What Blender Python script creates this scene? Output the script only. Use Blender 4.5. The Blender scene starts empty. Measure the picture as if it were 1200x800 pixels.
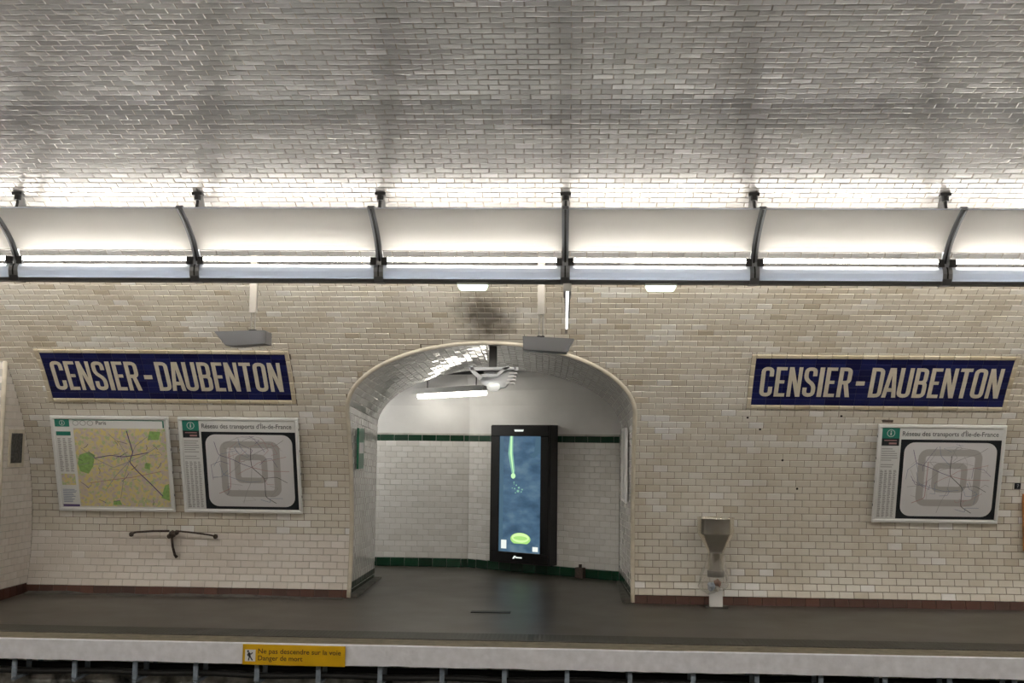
import bpy, bmesh, math, random
import numpy as np
from mathutils import Matrix, Vector

random.seed(7)
rng = np.random.default_rng(11)
scene = bpy.context.scene
col = scene.collection

# ------------------------------------------------------------------ camera, world, exposure
CAM_Z = 1.75
cam_data = bpy.data.cameras.new('camera')
cam_data.sensor_fit = 'HORIZONTAL'
cam_data.sensor_width = 36.0
cam_data.lens = 1380.0 / 1200.0 * 36.0
cam_data.clip_end = 200
cam = bpy.data.objects.new('camera', cam_data)
col.objects.link(cam)
CR = Vector((0.99880198, 0.04759819, 0.01135834))       # camera right
CU = Vector((-0.00727496, -0.08509979, 0.99634587))     # camera up
CF = Vector((-0.04839085, 0.99523487, 0.08465157))      # view direction
cam.matrix_world = Matrix(((CR.x, CU.x, -CF.x, 0), (CR.y, CU.y, -CF.y, 0), (CR.z, CU.z, -CF.z, CAM_Z), (0, 0, 0, 1)))
scene.camera = cam

world = bpy.data.worlds.new('world')
scene.world = world
world.use_nodes = True
world.node_tree.nodes['Background'].inputs[0].default_value = (0.5, 0.48, 0.45, 1)
world.node_tree.nodes['Background'].inputs[1].default_value = 0.02

vs = scene.view_settings
vs.view_transform = 'Standard'
vs.look = 'None'
vs.exposure = 0.54
vs.gamma = 1.0
vs.use_curve_mapping = False

TUBE_POWER = 58.0          # fluorescent tubes behind the opal reflectors of the platform strips
LOW_TUBE_POWER = 24.0      # slim tubes above the fascia
TUBE_COLOR = (1.0, 0.94, 0.84)
CORRIDOR_POWER = 10.0       # lamp in the passage

# ------------------------------------------------------------------ vault cross-section (ellipse)
YC, EA, Z0, EB = 6.19, 6.72, 0.69, 3.93
_t = np.linspace(-0.6, math.pi + 0.6, 40000)
_Y = YC + EA * np.cos(_t)
_Z = Z0 + EB * np.sin(_t)
_S = np.concatenate([[0], np.cumsum(np.hypot(np.diff(_Y), np.diff(_Z)))])
_half = len(_t) // 2
_S -= np.interp(0.0, _Z[:_half], _S[:_half])
def s_of_z(z): return float(np.interp(z, _Z[:_half], _S[:_half]))
def yz(s): return float(np.interp(s, _S, _Y)), float(np.interp(s, _S, _Z))
def wall_y(z): return YC + EA * math.sqrt(max(0, 1 - ((z - Z0) / EB) ** 2))
def wall_frame(s):
    y0, z0 = yz(s - 0.002); y1, z1 = yz(s + 0.002)
    d = math.hypot(y1 - y0, z1 - z0)
    v = np.array([0, (y1 - y0) / d, (z1 - z0) / d])
    n = np.array([0, -v[2], v[1]])
    y, z = yz(s)
    return np.array([0, y, z]), v, n
def wp(x, s, off=0.0):
    o, v, n = wall_frame(s)
    p = o + n * off
    return (x, p[1], p[2])

# ------------------------------------------------------------------ materials
MATS = {}
def new_mat(name):
    m = bpy.data.materials.new(name); m.use_nodes = True
    MATS[name] = m
    nt = m.node_tree
    return m, nt, nt.nodes['Principled BSDF']
def C(c): return (c[0], c[1], c[2], 1.0)
def mat(name, color, rough=0.5, metal=0.0, spec=0.5, noise=0.0, nscale=20.0, bump=0.0, bscale=60.0, emit=None, estr=0.0, alpha=None, trans=0.0):
    m, nt, b = new_mat(name)
    b.inputs['Base Color'].default_value = C(color)
    b.inputs['Roughness'].default_value = rough
    b.inputs['Metallic'].default_value = metal
    b.inputs['Specular IOR Level'].default_value = spec
    if trans: b.inputs['Transmission Weight'].default_value = trans
    if emit:
        b.inputs['Emission Color'].default_value = C(emit)
        b.inputs['Emission Strength'].default_value = estr
    geo = nt.nodes.new('ShaderNodeNewGeometry')
    if noise:
        n = nt.nodes.new('ShaderNodeTexNoise'); n.inputs['Scale'].default_value = nscale; n.inputs['Detail'].default_value = 5
        nt.links.new(geo.outputs['Position'], n.inputs['Vector'])
        r = nt.nodes.new('ShaderNodeValToRGB')
        r.color_ramp.elements[0].position = 0.3; r.color_ramp.elements[1].position = 0.7
        r.color_ramp.elements[0].color = C([c * (1 - noise) for c in color])
        r.color_ramp.elements[1].color = C([min(1, c * (1 + noise)) for c in color])
        nt.links.new(n.outputs['Fac'], r.inputs['Fac']); nt.links.new(r.outputs['Color'], b.inputs['Base Color'])
    if bump:
        n2 = nt.nodes.new('ShaderNodeTexNoise'); n2.inputs['Scale'].default_value = bscale; n2.inputs['Detail'].default_value = 4
        nt.links.new(geo.outputs['Position'], n2.inputs['Vector'])
        bp = nt.nodes.new('ShaderNodeBump'); bp.inputs['Strength'].default_value = bump; bp.inputs['Distance'].default_value = 0.01
        nt.links.new(n2.outputs['Fac'], bp.inputs['Height']); nt.links.new(bp.outputs['Normal'], b.inputs['Normal'])
    return m

def tile_mat(name, stops, rough=0.16, dirt=(0.55, 0.46, 0.34), dirt_amt=0.35, soot=False, bump=0.06):
    """glazed tile: colour from the tile's own tint, plus uneven grime"""
    m, nt, b = new_mat(name)
    L = nt.links
    at = nt.nodes.new('ShaderNodeAttribute'); at.attribute_name = 'tint'
    r = nt.nodes.new('ShaderNodeValToRGB')
    e = r.color_ramp.elements
    while len(e) < len(stops): e.new(0.5)
    for i, (p, c) in enumerate(stops): e[i].position = p; e[i].color = C(c)
    L.new(at.outputs['Fac'], r.inputs['Fac'])
    geo = nt.nodes.new('ShaderNodeNewGeometry')
    n = nt.nodes.new('ShaderNodeTexNoise'); n.inputs['Scale'].default_value = 1.3; n.inputs['Detail'].default_value = 8; n.inputs['Roughness'].default_value = 0.65
    L.new(geo.outputs['Position'], n.inputs['Vector'])
    rr = nt.nodes.new('ShaderNodeMapRange'); rr.inputs['From Min'].default_value = 0.42; rr.inputs['From Max'].default_value = 0.72
    rr.inputs['To Min'].default_value = 0.0; rr.inputs['To Max'].default_value = dirt_amt
    L.new(n.outputs['Fac'], rr.inputs['Value'])
    mx = nt.nodes.new('ShaderNodeMix'); mx.data_type = 'RGBA'; mx.blend_type = 'MULTIPLY'
    L.new(rr.outputs['Result'], mx.inputs['Factor']); L.new(r.outputs['Color'], mx.inputs['A']); mx.inputs['B'].default_value = C(dirt)
    out = mx.outputs['Result']
    if soot:
        # old soot mark above the arch
        sp = nt.nodes.new('ShaderNodeSeparateXYZ'); L.new(geo.outputs['Position'], sp.inputs['Vector'])
        def mth(op, a, bb):
            k = nt.nodes.new('ShaderNodeMath'); k.operation = op
            for i, q in enumerate((a, bb)):
                if isinstance(q, (int, float)): k.inputs[i].default_value = q
                elif q is not None: L.new(q, k.inputs[i])
            return k.outputs[0]
        dx = mth('DIVIDE', mth('ADD', sp.outputs['X'], 0.84), 0.36)
        dz = mth('DIVIDE', mth('SUBTRACT', sp.outputs['Z'], 2.98), 0.32)
        d = mth('SQRT', mth('ADD', mth('MULTIPLY', dx, dx), mth('MULTIPLY', dz, dz)), None)
        n3 = nt.nodes.new('ShaderNodeTexNoise'); n3.inputs['Scale'].default_value = 7; n3.inputs['Detail'].default_value = 6
        L.new(geo.outputs['Position'], n3.inputs['Vector'])
        k = mth('SUBTRACT', mth('ADD', mth('SUBTRACT', 1.0, d), n3.outputs['Fac']), 0.5)
        mr = nt.nodes.new('ShaderNodeMapRange'); mr.inputs['From Min'].default_value = 0.05; mr.inputs['From Max'].default_value = 0.75
        mr.inputs['To Max'].default_value = 0.85
        L.new(k, mr.inputs['Value'])
        m2 = nt.nodes.new('ShaderNodeMix'); m2.data_type = 'RGBA'; m2.blend_type = 'MULTIPLY'
        L.new(mr.outputs['Result'], m2.inputs['Factor']); L.new(out, m2.inputs['A']); m2.inputs['B'].default_value = (0.13, 0.11, 0.09, 1)
        out = m2.outputs['Result']
    L.new(out, b.inputs['Base Color'])
    b.inputs['Roughness'].default_value = rough
    n2 = nt.nodes.new('ShaderNodeTexNoise'); n2.inputs['Scale'].default_value = 45; n2.inputs['Detail'].default_value = 2
    L.new(geo.outputs['Position'], n2.inputs['Vector'])
    bp = nt.nodes.new('ShaderNodeBump'); bp.inputs['Strength'].default_value = bump; bp.inputs['Distance'].default_value = 0.004
    L.new(n2.outputs['Fac'], bp.inputs['Height']); L.new(bp.outputs['Normal'], b.inputs['Normal'])
    return m

M_tile = tile_mat('glazed_cream_tile', [(0, (0.46, 0.40, 0.31)), (0.3, (0.60, 0.555, 0.475)), (0.7, (0.69, 0.665, 0.61)), (1, (0.78, 0.775, 0.775))], soot=True)
M_vault = tile_mat('dimmed_vault_tile', [(0, (0.165, 0.158, 0.156)), (0.3, (0.203, 0.199, 0.198)), (0.7, (0.243, 0.240, 0.239)), (1, (0.32, 0.32, 0.325))], dirt=(0.6, 0.57, 0.54), dirt_amt=0.25, rough=0.22)  # wall tile again; the vault's weaker light is put into a darker grey
M_pale = tile_mat('pale_painted_tile', [(0, (0.60, 0.54, 0.49)), (0.5, (0.68, 0.635, 0.595)), (1, (0.76, 0.73, 0.71))], rough=0.3, dirt_amt=0.15)
M_white = tile_mat('white_passage_tile', [(0, (0.64, 0.63, 0.61)), (1, (0.74, 0.735, 0.725))], rough=0.07, dirt_amt=0.08, bump=0.1)
M_brown = tile_mat('brown_base_tile', [(0, (0.045, 0.012, 0.006)), (1, (0.09, 0.024, 0.011))], rough=0.45, dirt_amt=0.5)
M_green = tile_mat('green_glazed_tile', [(0, (0.004, 0.028, 0.014)), (1, (0.010, 0.055, 0.028))], rough=0.12, dirt_amt=0.2)
M_blue = tile_mat('blue_glazed_tile', [(0, (0.006, 0.007, 0.05)), (1, (0.014, 0.018, 0.10))], rough=0.22, dirt_amt=0.1, bump=0.02)
M_frame = tile_mat('cream_border_tile', [(0, (0.50, 0.43, 0.31)), (1, (0.62, 0.56, 0.45))], rough=0.25, dirt_amt=0.3)
M_mortar = mat('grimy_mortar', (0.17, 0.135, 0.10), 0.9, noise=0.35, nscale=6)
M_mortar_pale = mat('pale_mortar', (0.42, 0.38, 0.34), 0.9, noise=0.15, nscale=6)
M_mortar_mid = mat('grey_mortar', (0.46, 0.445, 0.42), 0.9, noise=0.2, nscale=6)
M_mortar_blue = mat('blue_grey_mortar', (0.04, 0.045, 0.10), 0.8)
M_letter = mat('letter_enamel', (0.62, 0.57, 0.48), 0.3, noise=0.08, nscale=15)
M_trim = mat('cream_bullnose', (0.60, 0.55, 0.46), 0.25, noise=0.12, nscale=9)
M_cream = mat('cream_vault', (0.50, 0.45, 0.38), 0.35)
M_plaster = mat('white_plaster', (0.68, 0.68, 0.68), 0.75, noise=0.06, nscale=3, bump=0.08, bscale=25)
M_white_paint = mat('white_edge_paint', (0.80, 0.82, 0.90), 0.6, noise=0.08, nscale=14, bump=0.25, bscale=40)
M_beige = mat('beige_edge_stone', (0.20, 0.175, 0.125), 0.7, noise=0.25, nscale=12, bump=0.2)
M_rock = mat('sooty_pit_wall', (0.50, 0.53, 0.60), 0.9, noise=0.96, nscale=6, bump=0.9, bscale=14)
M_ballast = mat('dark_track_bed', (0.03, 0.028, 0.026), 0.95, noise=0.6, nscale=18, bump=0.8, bscale=25)
M_alu = mat('grey_aluminium', (0.30, 0.31, 0.33), 0.38, metal=0.75)
M_dark = mat('dark_iron', (0.02, 0.02, 0.022), 0.5, metal=0.3)
M_fascia = mat('pale_enamel_fascia', (0.80, 0.81, 0.84), 0.4)
M_under = mat('dark_channel', (0.10, 0.10, 0.10), 0.5)
M_reflect = mat('white_reflector', (0.70, 0.69, 0.68), 0.33, noise=0.03, nscale=3)
def opal(m, w, c):
    nt = m.node_tree; b = nt.nodes['Principled BSDF']
    tr = nt.nodes.new('ShaderNodeBsdfTranslucent'); tr.inputs[0].default_value = C(c)
    mx = nt.nodes.new('ShaderNodeMixShader'); mx.inputs[0].default_value = w
    nt.links.new(b.outputs[0], mx.inputs[1]); nt.links.new(tr.outputs[0], mx.inputs[2])
    nt.links.new(mx.outputs[0], nt.nodes['Material Output'].inputs['Surface'])
opal(M_reflect, 0.30, (0.85, 0.84, 0.82))
opal(M_fascia, 0.60, (0.78, 0.84, 0.93))
M_tube = mat('lit_tube', (1, 1, 1), 0.4, emit=TUBE_COLOR, estr=TUBE_POWER)
M_tube2 = mat('lit_slim_tube', (1, 1, 1), 0.4, emit=TUBE_COLOR, estr=LOW_TUBE_POWER)
M_ctube = mat('lit_passage_tube', (1, 1, 1), 0.4, emit=(1.0, 0.94, 0.82), estr=CORRIDOR_POWER)
M_emerg = mat('lit_emergency_lens', (0.9, 1, 0.9), 0.4, emit=(0.80, 1.0, 0.78), estr=1.6)
M_grey = mat('grey_paint', (0.22, 0.225, 0.24), 0.45, noise=0.08, nscale=10)
M_greypole = mat('grey_pole', (0.30, 0.28, 0.25), 0.45)
M_steel = mat('stainless_steel', (0.86, 0.82, 0.74), 0.30, metal=1.0, noise=0.06, nscale=8)
def brushed():
    nt = M_steel.node_tree; b = nt.nodes['Principled BSDF']
    tn = nt.nodes.new('ShaderNodeTangent'); tn.direction_type = 'RADIAL'; tn.axis = 'Z'
    b.inputs['Anisotropic'].default_value = 0.4; b.inputs['Roughness'].default_value = 0.2
    nt.links.new(tn.outputs[0], b.inputs['Tangent'])
brushed()
M_steel_in = mat('dark_bin_mouth', (0.05, 0.045, 0.04), 0.5)
M_white_metal = mat('white_metal', (0.75, 0.75, 0.75), 0.4)
M_rust = mat('rusty_iron', (0.05, 0.035, 0.028), 0.7, noise=0.5, nscale=40)
M_black = mat('black_gloss', (0.006, 0.006, 0.007), 0.22)
M_blackm = mat('black_matt', (0.012, 0.012, 0.014), 0.5)
M_panel = mat('white_map_board', (0.70, 0.71, 0.71), 0.3)
M_pframe = mat('white_map_frame', (0.72, 0.73, 0.73), 0.35)
M_teal = mat('teal_print', (0.02, 0.20, 0.15), 0.4)
M_inkblack = mat('black_print', (0.012, 0.015, 0.02), 0.3)
M_inkgrey = mat('grey_print', (0.30, 0.30, 0.31), 0.4)
M_inkmid = mat('mid_grey_print', (0.43, 0.42, 0.42), 0.4)
M_inkdark = mat('dark_print', (0.07, 0.075, 0.085), 0.4)
M_inkpale = mat('pale_grey_print', (0.66, 0.66, 0.68), 0.35)
M_inkblue = mat('violet_line_print', (0.09, 0.06, 0.19), 0.4)
M_inkred = mat('red_line_print', (0.42, 0.22, 0.22), 0.4)
M_inkteal = mat('blue_line_print', (0.16, 0.22, 0.36), 0.4)
M_park = mat('park_green_print', (0.26, 0.44, 0.14), 0.4, noise=0.2, nscale=30)
M_yellow = mat('yellow_plate', (0.72, 0.43, 0.006), 0.35, noise=0.06, nscale=8)
M_brownink = mat('brown_ink', (0.06, 0.03, 0.01), 0.5)
M_orange = mat('orange_brown_panel', (0.50, 0.19, 0.05), 0.5)
M_cement = mat('rough_cement', (0.10, 0.095, 0.085), 0.9, noise=0.4, nscale=12, bump=0.4)
M_bluesteel = mat('galvanised_bracket', (0.28, 0.34, 0.42), 0.5, metal=0.2, noise=0.3, nscale=20)
M_cable = mat('black_cable', (0.010, 0.010, 0.011), 0.6)
M_cdark = mat('dark_conduit', (0.06, 0.06, 0.065), 0.6)
M_podgrey = mat('pale_grey_pod', (0.56, 0.58, 0.61), 0.3)
M_podglass = mat('pod_lens', (0.8, 0.85, 0.85), 0.15, emit=(1, 0.98, 0.9), estr=0.3)
M_signgreen = mat('green_sign', (0.01, 0.14, 0.07), 0.3)
M_hole = mat('dark_hole', (0.015, 0.012, 0.010), 0.9)

def floor_mat():
    m, nt, b = new_mat('dark_asphalt')
    L = nt.links
    geo = nt.nodes.new('ShaderNodeNewGeometry')
    n = nt.nodes.new('ShaderNodeTexNoise'); n.inputs['Scale'].default_value = 1.1; n.inputs['Detail'].default_value = 9; n.inputs['Roughness'].default_value = 0.65
    L.new(geo.outputs['Position'], n.inputs['Vector'])
    r = nt.nodes.new('ShaderNodeValToRGB')
    r.color_ramp.elements[0].position = 0.3; r.color_ramp.elements[0].color = (0.050, 0.045, 0.038, 1)
    r.color_ramp.elements[1].position = 0.75; r.color_ramp.elements[1].color = (0.085, 0.077, 0.064, 1)
    L.new(n.outputs['Fac'], r.inputs['Fac']); L.new(r.outputs['Color'], b.inputs['Base Color'])
    n2 = nt.nodes.new('ShaderNodeTexNoise'); n2.inputs['Scale'].default_value = 2.2; n2.inputs['Detail'].default_value = 6
    L.new(geo.outputs['Position'], n2.inputs['Vector'])
    mr = nt.nodes.new('ShaderNodeMapRange'); mr.inputs['To Min'].default_value = 0.26; mr.inputs['To Max'].default_value = 0.46
    L.new(n2.outputs['Fac'], mr.inputs['Value']); L.new(mr.outputs['Result'], b.inputs['Roughness'])
    n3 = nt.nodes.new('ShaderNodeTexNoise'); n3.inputs['Scale'].default_value = 120; n3.inputs['Detail'].default_value = 3
    L.new(geo.outputs['Position'], n3.inputs['Vector'])
    bp = nt.nodes.new('ShaderNodeBump'); bp.inputs['Strength'].default_value = 0.12; bp.inputs['Distance'].default_value = 0.004
    L.new(n3.outputs['Fac'], bp.inputs['Height']); L.new(bp.outputs['Normal'], b.inputs['Normal'])
    return m
M_floor = floor_mat()

def tactile_mat():
    m, nt, b = new_mat('studded_strip')
    L = nt.links
    b.inputs['Base Color'].default_value = (0.045, 0.042, 0.036, 1); b.inputs['Roughness'].default_value = 0.5
    geo = nt.nodes.new('ShaderNodeNewGeometry')
    v = nt.nodes.new('ShaderNodeTexVoronoi'); v.inputs['Scale'].default_value = 26; v.inputs['Randomness'].default_value = 0
    L.new(geo.outputs['Position'], v.inputs['Vector'])
    bp = nt.nodes.new('ShaderNodeBump'); bp.inputs['Strength'].default_value = 0.8; bp.inputs['Distance'].default_value = 0.01; bp.invert = True
    L.new(v.outputs['Distance'], bp.inputs['Height']); L.new(bp.outputs['Normal'], b.inputs['Normal'])
    return m
M_tactile = tactile_mat()

def citymap_mat():
    m, nt, b = new_mat('city_map_print')
    L = nt.links
    geo = nt.nodes.new('ShaderNodeNewGeometry')
    v = nt.nodes.new('ShaderNodeTexVoronoi'); v.inputs['Scale'].default_value = 34
    L.new(geo.outputs['Position'], v.inputs['Vector'])
    sp = nt.nodes.new('ShaderNodeSeparateColor'); L.new(v.outputs['Color'], sp.inputs['Color'])
    r = nt.nodes.new('ShaderNodeValToRGB'); r.color_ramp.interpolation = 'CONSTANT'
    e = r.color_ramp.elements
    cs = [(0, (0.70, 0.60, 0.24)), (0.3, (0.66, 0.57, 0.34)), (0.5, (0.60, 0.51, 0.42)), (0.75, (0.46, 0.54, 0.27)), (0.88, (0.55, 0.46, 0.46))]
    while len(e) < len(cs): e.new(0.5)
    for i, (p, c) in enumerate(cs): e[i].position = p; e[i].color = C(c)
    L.new(sp.outputs['Red'], r.inputs['Fac'])
    v2 = nt.nodes.new('ShaderNodeTexVoronoi'); v2.feature = 'DISTANCE_TO_EDGE'; v2.inputs['Scale'].default_value = 40
    L.new(geo.outputs['Position'], v2.inputs['Vector'])
    mr = nt.nodes.new('ShaderNodeMapRange'); mr.inputs['From Max'].default_value = 0.09; mr.inputs['To Min'].default_value = 0.65; mr.inputs['To Max'].default_value = 0
    L.new(v2.outputs['Distance'], mr.inputs['Value'])
    mx = nt.nodes.new('ShaderNodeMix'); mx.data_type = 'RGBA'
    L.new(mr.outputs['Result'], mx.inputs['Factor']); L.new(r.outputs['Color'], mx.inputs['A']); mx.inputs['B'].default_value = (0.58, 0.55, 0.50, 1)
    L.new(mx.outputs['Result'], b.inputs['Base Color']); b.inputs['Roughness'].default_value = 0.35
    return m
M_city = citymap_mat()

def screen_mat():
    m, nt, b = new_mat('lit_display')
    L = nt.links
    b.inputs['Base Color'].default_value = (0.01, 0.01, 0.012, 1); b.inputs['Roughness'].default_value = 0.15
    geo = nt.nodes.new('ShaderNodeNewGeometry')
    n = nt.nodes.new('ShaderNodeTexNoise'); n.inputs['Scale'].default_value = 4.5; n.inputs['Detail'].default_value = 5
    mp = nt.nodes.new('ShaderNodeMapping'); mp.inputs['Scale'].default_value = (1, 1, 2.0)
    L.new(geo.outputs['Position'], mp.inputs['Vector']); L.new(mp.outputs['Vector'], n.inputs['Vector'])
    r = nt.nodes.new('ShaderNodeValToRGB'); e = r.color_ramp.elements
    e.new(0.5)
    e[0].position = 0.25; e[0].color = (0.035, 0.085, 0.15, 1)
    e[1].position = 0.5; e[1].color = (0.085, 0.17, 0.27, 1)
    e[2].position = 0.75; e[2].color = (0.17, 0.28, 0.36, 1)
    L.new(n.outputs['Fac'], r.inputs['Fac']); L.new(r.outputs['Color'], b.inputs['Emission Color'])
    b.inputs['Emission Strength'].default_value = 0.55
    return m
M_screen = screen_mat()
M_beam = mat('lit_green_beam', (0, 0, 0), 0.2, emit=(0.17, 0.36, 0.26), estr=1.0)
M_beam2 = mat('lit_pale_glow', (0, 0, 0), 0.2, emit=(0.42, 0.70, 0.36), estr=1.0)
M_dusk = mat('lit_dark_shape', (0, 0, 0), 0.2, emit=(0.045, 0.09, 0.13), estr=1.0)
M_badge = mat('lit_green_badge', (0, 0, 0), 0.2, emit=(0.30, 0.55, 0.16), estr=1.0)
M_badge2 = mat('lit_pale_badge', (0, 0, 0), 0.2, emit=(0.50, 0.74, 0.30), estr=1.0)
M_card = mat('lit_white_mark', (0, 0, 0), 0.2, emit=(0.62, 0.66, 0.62), estr=1.0)

def bag_mat():
    m, nt, b = new_mat('clear_plastic_bag')
    b.inputs['Base Color'].default_value = (0.72, 0.70, 0.66, 1); b.inputs['Roughness'].default_value = 0.22
    tr = nt.nodes.new('ShaderNodeBsdfTransparent'); mx = nt.nodes.new('ShaderNodeMixShader')
    mx.inputs[0].default_value = 0.26
    out = nt.nodes['Material Output']
    nt.links.new(tr.outputs[0], mx.inputs[1]); nt.links.new(b.outputs[0], mx.inputs[2]); nt.links.new(mx.outputs[0], out.inputs['Surface'])
    return m
M_bag = bag_mat()

# ------------------------------------------------------------------ mesh helpers
class Frame:
    def __init__(s, o, u, v, n=None):
        s.o = np.array(o, float); s.u = np.array(u, float); s.v = np.array(v, float)
        s.n = np.cross(s.u, s.v) if n is None else np.array(n, float)
    def p(s, a, b, c=0.0): return s.o + s.u * a + s.v * b + s.n * c
WORLD = Frame((0, 0, 0), (1, 0, 0), (0, 1, 0), (0, 0, 1))

class MB:
    def __init__(s): s.v = []; s.f = []; s.m = []; s.mi = 0
    def add(s, vs, fs):
        k = len(s.v); s.v += [tuple(map(float, q)) for q in vs]
        s.f += [tuple(k + i for i in q) for q in fs]; s.m += [s.mi] * len(fs)
        return s
    def box(s, fr, a0, a1, b0, b1, c0, c1, bev=0.0):
        if bev:
            vs = []
            for (c, e) in ((c0, 0), (c1 - bev, 0), (c1, bev)):
                vs += [fr.p(a0 + e, b0 + e, c), fr.p(a1 - e, b0 + e, c), fr.p(a1 - e, b1 - e, c), fr.p(a0 + e, b1 - e, c)]
            fs = [(3, 2, 1, 0), (8, 9, 10, 11)]
            for l in (0, 4):
                for i in range(4): fs.append((l + i, l + (i + 1) % 4, l + 4 + (i + 1) % 4, l + 4 + i))
            return s.add(vs, fs)
        vs = [fr.p(a, b, c) for c in (c0, c1) for (a, b) in ((a0, b0), (a1, b0), (a1, b1), (a0, b1))]
        return s.add(vs, [(3, 2, 1, 0), (4, 5, 6, 7), (0, 1, 5, 4), (1, 2, 6, 5), (2, 3, 7, 6), (3, 0, 4, 7)])
    def wbox(s, x0, x1, y0, y1, z0, z1): return s.box(WORLD, x0, x1, y0, y1, z0, z1)
    def poly(s, fr, pts, c=0.0): return s.add([fr.p(a, b, c) for a, b in pts], [tuple(range(len(pts)))])
    def prism(s, fr, pts, c0, c1):
        n = len(pts)
        vs = [fr.p(a, b, c0) for a, b in pts] + [fr.p(a, b, c1) for a, b in pts]
        fs = [tuple(range(n))[::-1], tuple(range(n, 2 * n))] + [(i, (i + 1) % n, n + (i + 1) % n, n + i) for i in range(n)]
        return s.add(vs, fs)
    def tube(s, path, r, seg=10, cap=True, radii=None):
        P = [np.array(q, float) for q in path]; n = len(P)
        ref = None; vs = []
        for i in range(n):
            t = P[min(i + 1, n - 1)] - P[max(i - 1, 0)]; t /= np.linalg.norm(t)
            if ref is None:
                ref = np.cross(t, (0, 0, 1.0)) if abs(t[2]) < 0.9 else np.cross(t, (1.0, 0, 0))
            ref = ref - t * np.dot(ref, t); ref /= np.linalg.norm(ref)
            w = np.cross(t, ref); rr = radii[i] if radii else r
            for k in range(seg):
                a = 2 * math.pi * k / seg
                vs.append(P[i] + (ref * math.cos(a) + w * math.sin(a)) * rr)
        fs = [(i * seg + k, i * seg + (k + 1) % seg, (i + 1) * seg + (k + 1) % seg, (i + 1) * seg + k) for i in range(n - 1) for k in range(seg)]
        if cap: fs += [tuple(range(seg))[::-1], tuple((n - 1) * seg + k for k in range(seg))]
        return s.add(vs, fs)
    def lathe(s, c, prof, seg=28):
        """prof: list of (r, z); axis vertical through c"""
        vs = []
        for r, z in prof:
            for k in range(seg):
                a = 2 * math.pi * k / seg
                vs.append((c[0] + r * math.cos(a), c[1] + r * math.sin(a), c[2] + z))
        fs = [(i * seg + k, i * seg + (k + 1) % seg, (i + 1) * seg + (k + 1) % seg, (i + 1) * seg + k) for i in range(len(prof) - 1) for k in range(seg)]
        return s.add(vs, fs)
    def disc(s, fr, a, b, r, c=0.0, seg=20, ry=None):
        return s.poly(fr, [(a + r * math.cos(2 * math.pi * k / seg), b + (ry or r) * math.sin(2 * math.pi * k / seg)) for k in range(seg)], c)
    def ring(s, fr, outer, inner, c=0.0):
        n = len(outer)
        return s.add([fr.p(a, b, c) for a, b in outer] + [fr.p(a, b, c) for a, b in inner], [(i, (i + 1) % n, n + (i + 1) % n, n + i) for i in range(n)])
    def stroke(s, fr, pts, w, c=0.0, closed=False):
        P = [np.array(q, float) for q in pts]; n = len(P); L = []; R = []
        for i in range(n):
            if closed: a, b = P[(i - 1) % n], P[(i + 1) % n]
            else: a, b = P[max(i - 1, 0)], P[min(i + 1, n - 1)]
            d1 = P[i] - a; d2 = b - P[i]
            if np.linalg.norm(d1) < 1e-9: d1 = d2
            if np.linalg.norm(d2) < 1e-9: d2 = d1
            d1 = d1 / np.linalg.norm(d1); d2 = d2 / np.linalg.norm(d2)
            t = d1 + d2; t = t / max(np.linalg.norm(t), 1e-9)
            nn = np.array([-t[1], t[0]]); k = 1 / max(0.5, np.dot(nn, np.array([-d1[1], d1[0]])))
            L.append(P[i] + nn * w / 2 * k); R.append(P[i] - nn * w / 2 * k)
        m = n if closed else n - 1
        return s.add([fr.p(q[0], q[1], c) for q in L] + [fr.p(q[0], q[1], c) for q in R], [(n + i, n + (i + 1) % n, (i + 1) % n, i) for i in range(m)])

def link(name, mb, mats, parent=None, smooth=False, kind=None):
    """one mesh object; under a parent its vertices are kept relative to the parent's place"""
    me = bpy.data.meshes.new(name)
    off = parent.location if parent is not None else Vector((0, 0, 0))
    if parent is not None and parent.parent is not None: off = off + parent.parent.location
    vs = [(x - off.x, y - off.y, z - off.z) for x, y, z in mb.v]
    me.from_pydata(vs, [], mb.f)
    if not isinstance(mats, (list, tuple)): mats = [mats]
    for q in mats: me.materials.append(q)
    if len(mats) > 1: me.polygons.foreach_set('material_index', mb.m)
    if smooth: me.polygons.foreach_set('use_smooth', [True] * len(me.polygons))
    me.update()
    o = bpy.data.objects.new(name, me); col.objects.link(o)
    if parent is not None: o.parent = parent
    if kind: o['kind'] = kind
    return o
def tag(o, label, cat, group=None, kind=None):
    o['label'] = label; o['category'] = cat
    if group: o['group'] = group
    if kind: o['kind'] = kind
    return o
def thing(name, label, cat, loc, group=None, kind=None):
    o = bpy.data.objects.new(name, None); o.empty_display_size = 0.1; col.objects.link(o)
    o.location = loc
    return tag(o, label, cat, group, kind)
def copy_tree(o, parent=None):
    c = o.copy(); col.objects.link(c); c.parent = parent
    for ch in list(o.children): copy_tree(ch, c)
    return c

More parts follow.
